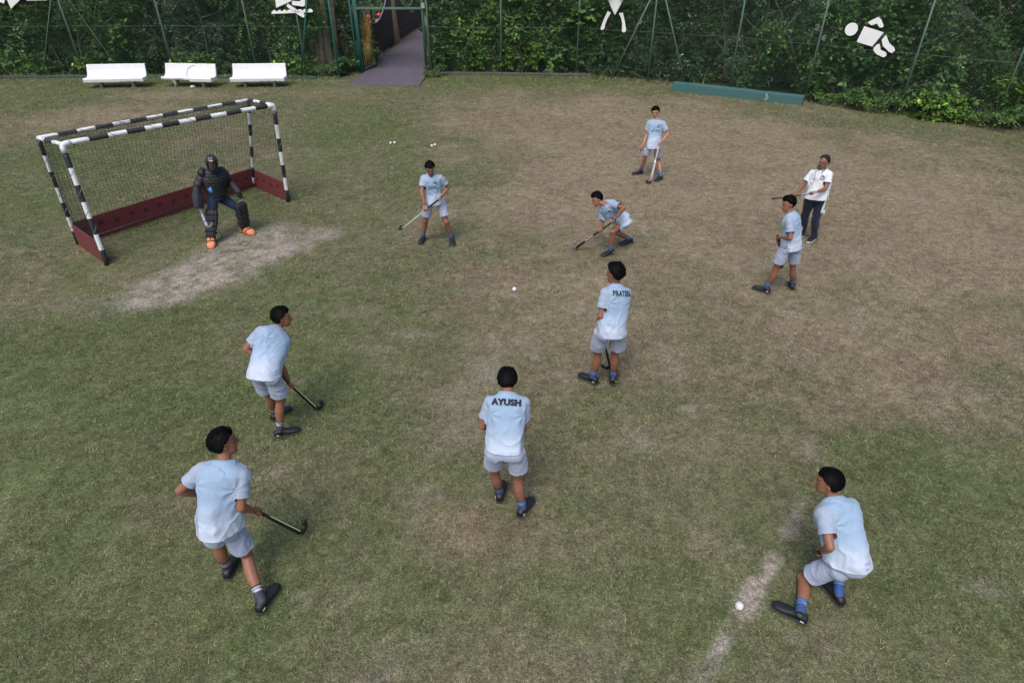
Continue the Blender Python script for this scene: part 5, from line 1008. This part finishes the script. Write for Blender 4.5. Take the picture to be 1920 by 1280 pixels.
# ---------------- hockey stick
def hockey_stick(top, heel, hook, label, org, grip='grip', shaft='stickblack', accent='lime', head='stickblack', text=None, glen=.3, wide=.021):
    top, heel, hook = [np.asarray(a, float) for a in (top, heel, hook)]; t = thing('hockey_stick', label, 'hockey stick', (heel + org).tolist(), 0, 'hockey sticks'); top = top - heel; heel = heel * 0
    u = nz(heel - top); L = np.linalg.norm(heel - top); hook = nz(hook - u * (hook @ u)); N = np.cross(u, hook)
    b = MB(); b.tube([top, top + u * .004, top + u * glen], [.014, .017, .016], 12, round_ends=True); b.build('grip', M[grip], t, smooth=True)
    g0 = top + u * (glen - .005); e = heel - u * .05
    b = MB(); b.loft([(g0, hook, N, .0145, .0135, 2), (g0 + u * .08, hook, N, .018, .0125, 2.6), (lerp(g0, e, .6), hook, N, wide + .002, .0115, 3), (e, hook, N, wide + .003, .012, 3)], 14); b.build('shaft', M[shaft], t, smooth=True)
    b = MB(); r = .05; c = e + hook * (r); secs = []
    for i, a in enumerate(np.linspace(0, 195, 14)):
        ca, sa = math.cos(R(a)), math.sin(R(a)); p = c + (-hook * ca + u * sa) * r; X = (-hook * ca + u * sa); w_ = lerp(wide + .004, .027, min(1, i / 5)); w_ = w_ * (1 if i < 12 else .8); secs.append((p, X, N, w_ * (.8 if i > 12 else 1), .014, 2.6))
    b.loft(secs, 14); b.build('head', M[head], t, smooth=True)
    if accent:
        for sg in (-1, 1):
            b = MB(); A = lerp(g0, e, .1); b.box(lerp(A, e, .5) + N * .0118 * sg + hook * .009, (np.linalg.norm(e - A) * .95, .0022, .009), u, N, hook); b.build('stripe', M[accent], t)
    if text:
        cu = bpy.data.curves.new('t', 'FONT'); cu.body = text; cu.size = .055; cu.offset = .0012; cu.extrude = .0006; ob = bpy.data.objects.new('t', cu); COL.objects.link(ob)
        dg = bpy.context.evaluated_depsgraph_get(); dg.update(); me = bpy.data.meshes.new_from_object(ob.evaluated_get(dg)); bpy.data.objects.remove(ob); V0 = np.array([v.co[:] for v in me.vertices]); wlen = V0[:, 0].max()
        for sg in (-1, 1):
            m2 = me.copy(); X = -u * 1.0; Y = hook * 1.0
            if np.cross(X, Y) @ N * sg < 0: Y = -Y
            V = lerp(g0, e, .5) + np.outer(V0[:, 0] * 1.7 - wlen * .85, X) + np.outer(V0[:, 1] - .02, Y) + N * .0135 * sg; m2.vertices.foreach_set('co', V.astype(np.float32).ravel()); m2.materials.clear(); m2.materials.append(M['stickwhite']); m2.update(); o = link(bpy.data.objects.new('lettering', m2), t)
    return t

def player(key, label, socks='blue', hair=1.0, send=.72, seed=0, grips='', build=1.0, skin=(.25, .108, .066), vox=.0065, fringe=.03, **kw):
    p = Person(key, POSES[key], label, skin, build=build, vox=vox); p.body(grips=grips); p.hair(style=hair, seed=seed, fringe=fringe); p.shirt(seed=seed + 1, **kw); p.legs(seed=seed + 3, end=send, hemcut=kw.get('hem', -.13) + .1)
    if socks == 'blue': p.socks()
    else: p.socks((.012, .016, .045), (.5, .52, .6), .14)
    p.shoes(); return p
import time as _t
T0 = _t.time()
# 1 near left, with spectacles
p = player('glasses', 'player in spectacles nearest the camera on the left, seen from behind with a lowered stick', 'navy', .75, seed=1, grips='R', build=1.14, vox=.0058)
b = MB(); H, k = p.J['hd'], p.sc
for sg in (-1, 1):
    c = H + (p.r3 * sg * .034 + p.f3 * .103 + p.u3 * .003) * k; pts = [c + (p.r3 * math.cos(a) * .027 + p.u3 * math.sin(a) * .019) * k for a in np.linspace(0, 2 * np.pi, 17)]; b.tube(pts, .0022, 5)
    b.tube([c + p.r3 * sg * .027 * k, H + (p.r3 * sg * .079 + p.f3 * .08 + p.u3 * .006) * k, H + (p.r3 * sg * .082 - p.f3 * .015 + p.u3 * .004) * k], .0022, 5)
b.build('spectacles', M['lens'], p.t, smooth=True)
hockey_stick(*p.stick, 'black stick with a pale stripe held low by the spectacled player on the left', p.org)
# 2 left middle
p = player('midleft', 'player left of centre seen from behind, stooping with the stick resting on the grass', 'navy', .8, seed=2, grips='LR', build=1.1, vox=.006)
hockey_stick(*p.stick, 'black stick with a lime stripe, its hook on the grass left of centre', p.org)
# 3 centre
p = player('ayush', 'player in the centre foreground seen from behind, AYUSH printed across his shirt', 'blue', 1.0, seed=3, grips='R', build=1.08, vox=.006, hem=-.01, send=.62)
p.letters('AYUSH', .078, .275, .86, 0, True, bold=.045); hockey_stick(*p.stick, 'dark stick mostly hidden in front of the player named AYUSH', p.org)
# 4
p = player('prateek', 'upright player right of centre seen from behind, PRATEEK printed on his shirt', 'blue', 1.15, seed=4, grips='LR', build=1.02)
p.letters('PRATEEK', .085, .26, .85, .01, True, bold=.03); hockey_stick(*p.stick, 'stick seen between the legs of the player named PRATEEK', p.org, shaft='stickblack')
# 5
p = player('crouchright', 'player crouching in the right foreground with bent knees, beside the nearest ball', 'blue', .9, seed=5, grips='LR', build=1.08, vox=.0058, hem=-.05, panel=False)
hockey_stick(*p.stick, 'stick with a black butt end hidden behind the crouching player on the right', p.org)
# 6
p = player('frontcoach', 'slim player in profile standing just in front of the coach, looking left', 'blue', 1.05, seed=6, grips='LR', build=1.0)
hockey_stick(*p.stick, 'stick hanging behind the thigh of the slim player in front of the coach', p.org)
# 7 far boy
p = player('farboy', 'farthest player, facing the camera and leaning on an upright pale-gripped stick', 'blue', 1.2, seed=7, grips='L', build=1.02, skin=(.36, .17, .11), vox=.0075, hem=-.22)
p.ring(.78, .07, .021); p.letters('RAJPUR SCHOOL', .036, .25, .56, 0, False, 'school_lettering', arc=.12, bold=.005)
hockey_stick(*p.stick, 'pale-gripped stick standing on the grass under the farthest player', p.org, grip='pinkgrip', shaft='stickwhite', accent='stickblack', glen=.42)
# 8 dribbler
p = player('dribbler', 'player bent low in a lunge, sweeping his stick near the middle of the field', 'blue', 1.25, seed=8, grips='LR', build=1.02, vox=.007)
p.ring(.78, .07, .021); p.letters('RAJPUR SCHOOL', .036, .25, .58, 0, False, 'school_lettering', arc=.12, bold=.005)
hockey_stick(*p.stick, 'black and white lettered stick swept low by the lunging player', p.org, text='ALFA', accent=None, head='stickgrey')
# 9
p = player('boyleft', 'player facing the camera with legs apart, holding his stick across to the left', 'blue', .9, seed=9, grips='LR', build=1.02, vox=.007)
p.ring(.78, .07, .021); p.letters('RAJPUR SCHOOL', .036, .25, .58, 0, False, 'school_lettering', arc=.12, bold=.005)
b = MB(); w_, e_ = p.J['wR'], p.J['eR']; u = nz(e_ - w_); b.tube([w_ + u * .02, w_ + u * .03], .029, 12); b.build('wristband', M['black'], p.t, smooth=True)
hockey_stick(*p.stick, 'thin stick with a lime shaft held across by the wide-legged player', p.org, shaft='palegreen', accent='stickblack', glen=.42, wide=.015)
# 10 coach
p = Person('coach', POSES['coach'], 'coach in a white polo shirt and navy trousers, holding a stick level with both hands', (.2, .095, .06), None, 1.12, .007)
p.body(grips='LR'); p.hair('greyhair', .35, seed=4, fringe=-.02); p.shirt((.62, .64, .67), (.62, .64, .67), (.62, .64, .67), .6, -.06, True, 1.08, .8, 12, False)
p.legs((.012, .014, .04), 1, 'trousers', long=True, stripe=(.6, .6, .62), folds=1.1); p.shoes(white=True); p.ring(.76, .075, .034, m='ink', th=.25, yy=1.1); p.ring(.76, .075, .02, 'crest_centre', m='cable', th=.6, yy=1.1)
b = MB(); cc_ = p.J['nk'] + p.fw * .028; X = p.sx
pts = [cc_ + X * math.cos(a) * .078 + p.fw * math.sin(a) * .07 - p.up * (.012 + .035 * max(0, math.sin(a)) ** 2) for a in np.linspace(-math.pi * 1.42, math.pi * .42, 22)]
secs = []
for i, q_ in enumerate(pts): d_ = nz(pts[min(i + 1, 21)] - pts[max(i - 1, 0)]); o_ = nz(np.cross(d_, p.up)); secs.append((q_, nz(p.up * .8 - o_ * .5 * (1 if o_ @ (q_ - cc_) > 0 else -1)), o_, .026 if 1 < i < 20 else .034, .007, 3))
b.loft(secs, 10); b.build('collar', mat('navy_collar', (.01, .01, .045), .7), p.t, smooth=True)
H, k = p.J['hd'], p.sc; b = MB(); b.tube([H + (p.f3 * .092 - p.u3 * .052 - p.r3 * .022) * k, H + (p.f3 * .1 - p.u3 * .048) * k, H + (p.f3 * .092 - p.u3 * .052 + p.r3 * .022) * k], .0055, 6); b.build('moustache', M['hair'], p.t, smooth=True)
wq = H + (p.f3 * .115 - p.u3 * .064) * k; b = MB(); b.tube([wq, wq + p.f3 * .03], .009, 8); b.ell(wq + p.f3 * .035 - Z3 * .006, np.eye(3) * .013, 8); ws = b.build('whistle', M['black'], None, smooth=True); ws.location = p.org.tolist()
b = MB(); cpts = [wq + p.f3 * .04, wq + p.f3 * .05 - Z3 * .1, wq + p.f3 * .03 - Z3 * .24, wq + p.f3 * .06 - Z3 * .33]; b.tube(cpts, .0035, 5); b.build('cord', M['black'], ws, smooth=True); tag(ws, 'black whistle on a cord in the mouth of the coach', 'whistle')
# tricolour cloth hanging at his left hip
hL = p.J['hL'] - p.hx * .09 * k + p.fw * .1 + Z3 * .03; X = nz(p.fw * .5 - p.hx * .8); Nn = nz(np.cross(X, Z3)); V = []; F = []; cc = []; nc, nr_ = 6, 12
for j in range(nr_ + 1):
    for i in range(nc + 1): V.append(hL + X * ((i / nc - .5) * (.07 + .05 * j / nr_)) - Z3 * (.36 * j / nr_) + Nn * .006 * math.sin(i * 1.9 + j * .5)); cc.append([(.75, .25, .08), (.75, .25, .08), (.7, .7, .7), (.7, .7, .7), (.7, .72, .7), (.04, .25, .12), (.04, .25, .12)][i] if j < nr_ - 2 else (.65, .68, .7))
F = [[j * (nc + 1) + i, j * (nc + 1) + i + 1, (j + 1) * (nc + 1) + i + 1, (j + 1) * (nc + 1) + i] for j in range(nr_) for i in range(nc)]
V = np.array(V) - hL; o = mesh_np('cloth_strip', V, np.array(F), M['plain'], None, colr=np.array(cc)); o.location = (hL + p.org).tolist(); m = o.modifiers.new('t', 'SOLIDIFY'); m.thickness = .003
tag(o, 'orange, white and green cloth strip hanging from the hip of the coach', 'cloth')
hockey_stick(*p.stick, 'lilac-gripped stick held level by the coach', p.org, grip='purplegrip', shaft='stickblack', glen=.3)
# 11 goalkeeper
P = POSES['goalie']; p = Person('goalie', P, 'goalkeeper in black helmet and pads with orange kickers, standing in front of the goal', (.13, .06, .04), None, 1.2, .007)
p.body(grips='R'); NAVY = (.012, .018, .045); p.shirt(NAVY, NAVY, NAVY, .98, -.1, False, 1.05, .7, 21, False); p.shirt_o.name = 'long_sleeved_top'
p.legs((.008, .019, .05), 1, 'trousers', long=True, folds=.8)
J, k = p.J, p.sc
def shell(name, mbf, mtl, vox=.008, grooves=None, cutn=None, thick=.012, parent=None, smooth=3):
    mb = MB(); mbf(mb); v, q = remesh(mb, vox, smooth); nn = vnorm(v, q)
    if grooves: v = v + nn * grooves(v)[:, None]
    if cutn is not None: dead = cutn(v, nn); v, q, _ = cutf(v, q, dead)
    o = mesh_np(name, v, q, M[mtl], parent or p.t)
    if cutn is not None: m = o.modifiers.new('t', 'SOLIDIFY'); m.thickness = thick; m.offset = 0
    return o
def gv(v): return (v - J['pel']) / k
def chest(mb): p.tors(mb, [(.0, .11, .1, .03, 2.4), (.06, .15, .13, .02, 2.4), (.3, .17, .14, .01, 2.5), (.55, .178, .145, .01, 2.5), (.75, .18, .14, .01, 2.5), (.92, .15, .11, 0, 2.4), (1.0, .1, .09, 0, 2)])
def cg(v):
    g = gv(v); a, b_ = g @ p.hx, g @ p.up; row = np.abs(((b_ * 19) % 1) - .5) * 2; off = np.where((np.floor(b_ * 19) % 2) > 0, .5, 0); colm = np.abs(((a * 17 + off) % 1) - .5) * 2
    return (-.014 * sst(.72, .95, row) - .01 * sst(.78, .97, colm)) + .012
shell('chest_protector', chest, 'foam', .0065, cg, lambda v, n: ((n @ p.fw) < -.15) | (((v - J['nk'] + p.up * .09) @ p.up > 0) & (np.abs((v - J['nk']) @ p.hx) < .06)), .008)
def cgap(c, r1):
    sh, el = J['s' + c], J['e' + c]
    def f(mb): mb.ell(sh + (p.hx * (.02 if c == 'R' else -.02)) + p.up * .02, np.array([p.hx * r1, p.fw * r1 * .9, p.up * r1 * .85]), 16); p.limb(mb, sh, el, [(0, r1 * .9), (.4, .082), (1, .072)])
    return f
for c, r1 in (('R', .115), ('L', .085)):
    shell('arm_pad', cgap(c, r1), 'foam', .008, lambda v, c=c: .006 * np.sin(((v - J['s' + c]) @ nz(J['e' + c] - J['s' + c])) * 60) * .8)
    def fore(mb, c=c): p.limb(mb, J['e' + c], lerp(J['e' + c], J['w' + c], .75), [(0, .07), (.5, .072), (1, .062)])
    shell('forearm_pad', fore, 'foam', .008)
bx_ = MB(); fd = nz(J['wR'] - J['eR']); X = nz(np.cross(fd, p.fw)); Y = np.cross(fd, X); c0 = lerp(J['eR'], J['wR'], .8)
bx_.loft([(c0 - fd * .13, X, Y, .075, .065, 3), (c0 - fd * .02, X, Y, .088, .075, 3.2), (c0 + fd * .12, X, Y, .088, .07, 3.2), (c0 + fd * .17, X, Y, .075, .055, 3)], 20); bx_.build('hand_blocker', M['greyfoam'], p.t, smooth=True, bevel=.006)
fd = nz(J['wL'] - J['eL']); c0 = J['wL'] + fd * .06; X = nz(np.cross(fd, p.fw)); Y = np.cross(fd, X); b = MB(); Nn = nz(p.fw * .9 - p.hx * .4 + Z3 * .2); Nn = nz(Nn - fd * (Nn @ fd)); X = np.cross(fd, Nn)
b.loft([(c0 - fd * .2, X, Nn, .07, .05, 3), (c0 - fd * .1, X, Nn, .1, .05, 4), (c0 + fd * .1, X, Nn, .105, .045, 4), (c0 + fd * .17, X, Nn, .085, .04, 3.5)], 20); b.build('hand_blocker', M['greyfoam'], p.t, smooth=True, bevel=.006)
# blue patch of shirt showing at his right side
pp, pd_ = p.spine(.3); b = MB(); b.loft([(pp + p.hx * .15 - p.up * .1, p.hx, p.fw, .045, .07, 2.3), (pp + p.hx * .2 + p.fw * .015, p.hx, p.fw, .045, .085, 2.3), (pp + p.hx * .16 + p.up * .12, p.hx, p.fw, .035, .06, 2.3)], 16); b.build('side_panel', mat('blue_cloth', (.09, .27, .62), .8, noise=(8, .3, (.06, .18, .45))), p.t, smooth=True)
# helmet
H = J['hd']; f, u, r = p.f3, p.u3, p.r3
def hel(mb): mb.ell(H + (u * .015 - f * .01) * k, np.array([r * .105, f * .125, u * .122]) * k, 22); mb.ell(H + (-u * .09 - f * .03) * k, np.array([r * .09, f * .085, u * .06]) * k, 16)
hx_ = shell('helmet', hel, 'helmet', .006, lambda v: .006 * (np.abs(np.sin(((v - H) @ r) * 42)) > .55) * (((v - H) @ u) > .05) + .002 * np.sin(((v - H) @ f) * 55), lambda v, n: (((v - H) @ f) > .035) & (((v - H) @ u) < .048) & (np.abs((v - H) @ r) < .082), .006)
b = MB()
for z_ in (.035, .01, -.02, -.05, -.08, -.105):
    pts = []
    for a in np.linspace(-75, 75, 11): pts.append(H + (r * math.sin(R(a)) * (.1 - max(0, -z_ - .05) * .35) + f * (math.cos(R(a)) * (.148 - max(0, -z_ - .05) * .3) - .005) + u * z_) * k)
    b.tube(pts, .0036, 6)
for a in (-60, -30, 0, 30, 60):
    pts = [H + (r * math.sin(R(a)) * (.1 - max(0, -z_ - .05) * .35) + f * (math.cos(R(a)) * (.148 - max(0, -z_ - .05) * .3) - .005) + u * z_) * k for z_ in (.035, .01, -.02, -.05, -.08, -.105)]; b.tube(pts, .0034, 6)
b.build('face_cage', M['cable'] if 0 else M['blackpaint'], hx_, smooth=True)
b = MB(); b.box(H + (f * .118 + u * .075) * k, (.06, .01, .012), r, f, u); b.build('visor_mark', M['whitepaint'], hx_)
def throat(mb): mb.loft([(H + (-u * .115 + f * .05) * k, r, f, .07, .06, 2.2), (J['nk'] + p.fw * .07 - p.up * .03, p.hx, p.fw, .1, .06, 2.2)], 16)
shell('throat_guard', throat, 'foam', .008)
# leg pads, kickers
for c in 'LR':
    kn, an, d = J['k' + c], J['a' + c], p.feet[c]; A = an + Z3 * .03; U = nz(kn - an); D = nz(d - U * (d @ U)); X = np.cross(D, U); L = np.linalg.norm(kn - an)
    def pad(mb): mb.loft([(A + D * .045, X, D, .082, .055, 4), (lerp(A, kn, .35) + D * .05, X, D, .1, .07, 4), (lerp(A, kn, .8) + D * .05, X, D, .112, .072, 4), (kn + U * .06 + D * .06, X, D, .118, .07, 4), (kn + U * .14 + D * .065, X, D, .105, .05, 4)], 26); mb.tube([A - D * .01, lerp(A, kn, .5) - D * .01, kn], [.062, .075, .085], 16)
    lp = shell('leg_pad', pad, 'foam', .0075, lambda v: np.where(((v - A) @ D) > .03, -.016 * (np.abs((((v - A) @ U) * 9.5 % 1) - .5) > .4) - .012 * (np.abs(np.abs((v - A) @ X) - .062) < .007), 0), None, smooth=2)
    for z_ in (.25, .7):
        b = MB(); cc_ = lerp(A, kn, z_) + D * .02; pts = [cc_ + (X * math.cos(a) * .118 + D * math.sin(a) * .105) for a in np.linspace(math.pi * .92, math.pi * 2.08, 12)]; b.tube(pts, .012, 6); b.build('strap', M['black'], lp, smooth=True)
    b = MB(); q0 = lerp(A, kn, .45) + X * .11 * (1 if c == 'L' else -1) - D * .03; b.tube([q0, q0 - Z3 * .06 - X * .03, q0 - Z3 * .14 + D * .03 - X * .05, q0 - Z3 * .19 - X * .02], .007, 5); b.build('loose_strap', M['black'], lp, smooth=True)
    g = np.array([an[0], an[1], 0]) - d * .1; Xf = np.cross(d, Z3); secs = []
    for t, w_, z in [(0, .05, .08), (.06, .062, .12), (.22, .066, .17), (.38, .068, .16), (.55, .074, .135), (.75, .078, .115), (.9, .066, .09), (.98, .045, .06), (1.0, .02, .035)]: secs.append((g + d * t * .37 + Z3 * (z / 2 + .004), Xf, Z3, w_, z / 2, 2.7))
    b = MB(); b.loft(secs, 20); kk_ = b.build('kicker', M['orange'], p.t, smooth=True)
    for t, w_, z in ((.62, .081, .131), (.4, .073, .164)):
        b = MB(); cc_ = g + d * t * .37 + Z3 * (z / 2 + .004); pts = [cc_ + Xf * math.copysign(abs(math.cos(a)) ** .75, math.cos(a)) * w_ + Z3 * math.copysign(abs(math.sin(a)) ** .75, math.sin(a)) * (z / 2 + .004) + d * .05 * math.sin(a) * (1 if t > .5 else -1) for a in np.linspace(0, math.pi, 15)]; b.tube(pts, .0075, 6); b.build('strap', M['black'], kk_, smooth=True)
    b = MB(); pts = [g + d * (.4 + (.22) * i / 4) * .37 + Z3 * (.168 - .03 * i / 4) for i in range(5)]; b.tube(pts, .0075, 6); b.build('strap', M['black'], kk_, smooth=True)
hockey_stick(*p.stick, 'white and violet lettered stick held low by the goalkeeper', p.org, grip='grip', shaft='purplegrip' if 0 else 'stickviolet' if 'stickviolet' in M else 'stickblack', accent=None, head='stickgrey', text='ALFA', glen=.24, wide=.026)
# 12, 13 two people beyond the bridge side
def stand(x, y, az, h=1.0):
    f = np.array([math.sin(az), math.cos(az), 0]); r = np.array([math.cos(az), -math.sin(az), 0]); o = np.array([x, y, 0.]); P = {}
    def q(a, b, c): return (o + r * a * h + f * b * h + Z3 * c * h).tolist()
    P['pel'] = q(0, 0, .92); P['nk'] = q(0, -.02, 1.43); P['hd'] = q(0, .03, 1.6); P['face'] = f.tolist(); P['sc'] = h
    for c, s_ in (('L', -1), ('R', 1)):
        P['h' + c] = q(.095 * s_, 0, .92); P['k' + c] = q(.11 * s_, .03, .5); P['a' + c] = q(.12 * s_, 0, .09); P['t' + c] = q(.13 * s_, .2, .03); P['q' + c] = q(.12 * s_, -.07, .03)
        P['s' + c] = q(.18 * s_, -.01, 1.39); P['e' + c] = q(.25 * s_, .02, 1.12); P['w' + c] = q(.2 * s_, .2, 1.0)
    return P
for x, y, az, lab in ((-7.35, 35.2, 2.9, 'person in orange top and helmet beyond the left side of the footbridge'), (-6.98, 36.2, 3.4, 'person whose red helmet just shows above the footbridge cable, right of the other')):
    p = Person('w', stand(x, y, az), lab, (.25, .12, .08), 'people beyond the footbridge', 1.08, .012); p.body(); p.shirt((.75, .16, .1), (.75, .16, .1), (.75, .16, .1), .7, -.1, False, 1.08, .8, 5, False); p.legs((.03, .035, .06), 1, 'trousers', long=True); p.shoes()
    H, k = p.J['hd'], 1; b = MB(); b.ell(H + p.u3 * .03 - p.f3 * .005, np.array([p.r3 * .12, p.f3 * .14, p.u3 * .115]), 20); b.loft([(H + p.u3 * .03, p.r3, p.f3, .125, .145, 2), (H + p.u3 * .042, p.r3, p.f3, .122, .142, 2)], 20); b.build('helmet', M['redhelmet'], p.t, smooth=True)
print('people', round(_t.time() - T0, 1))
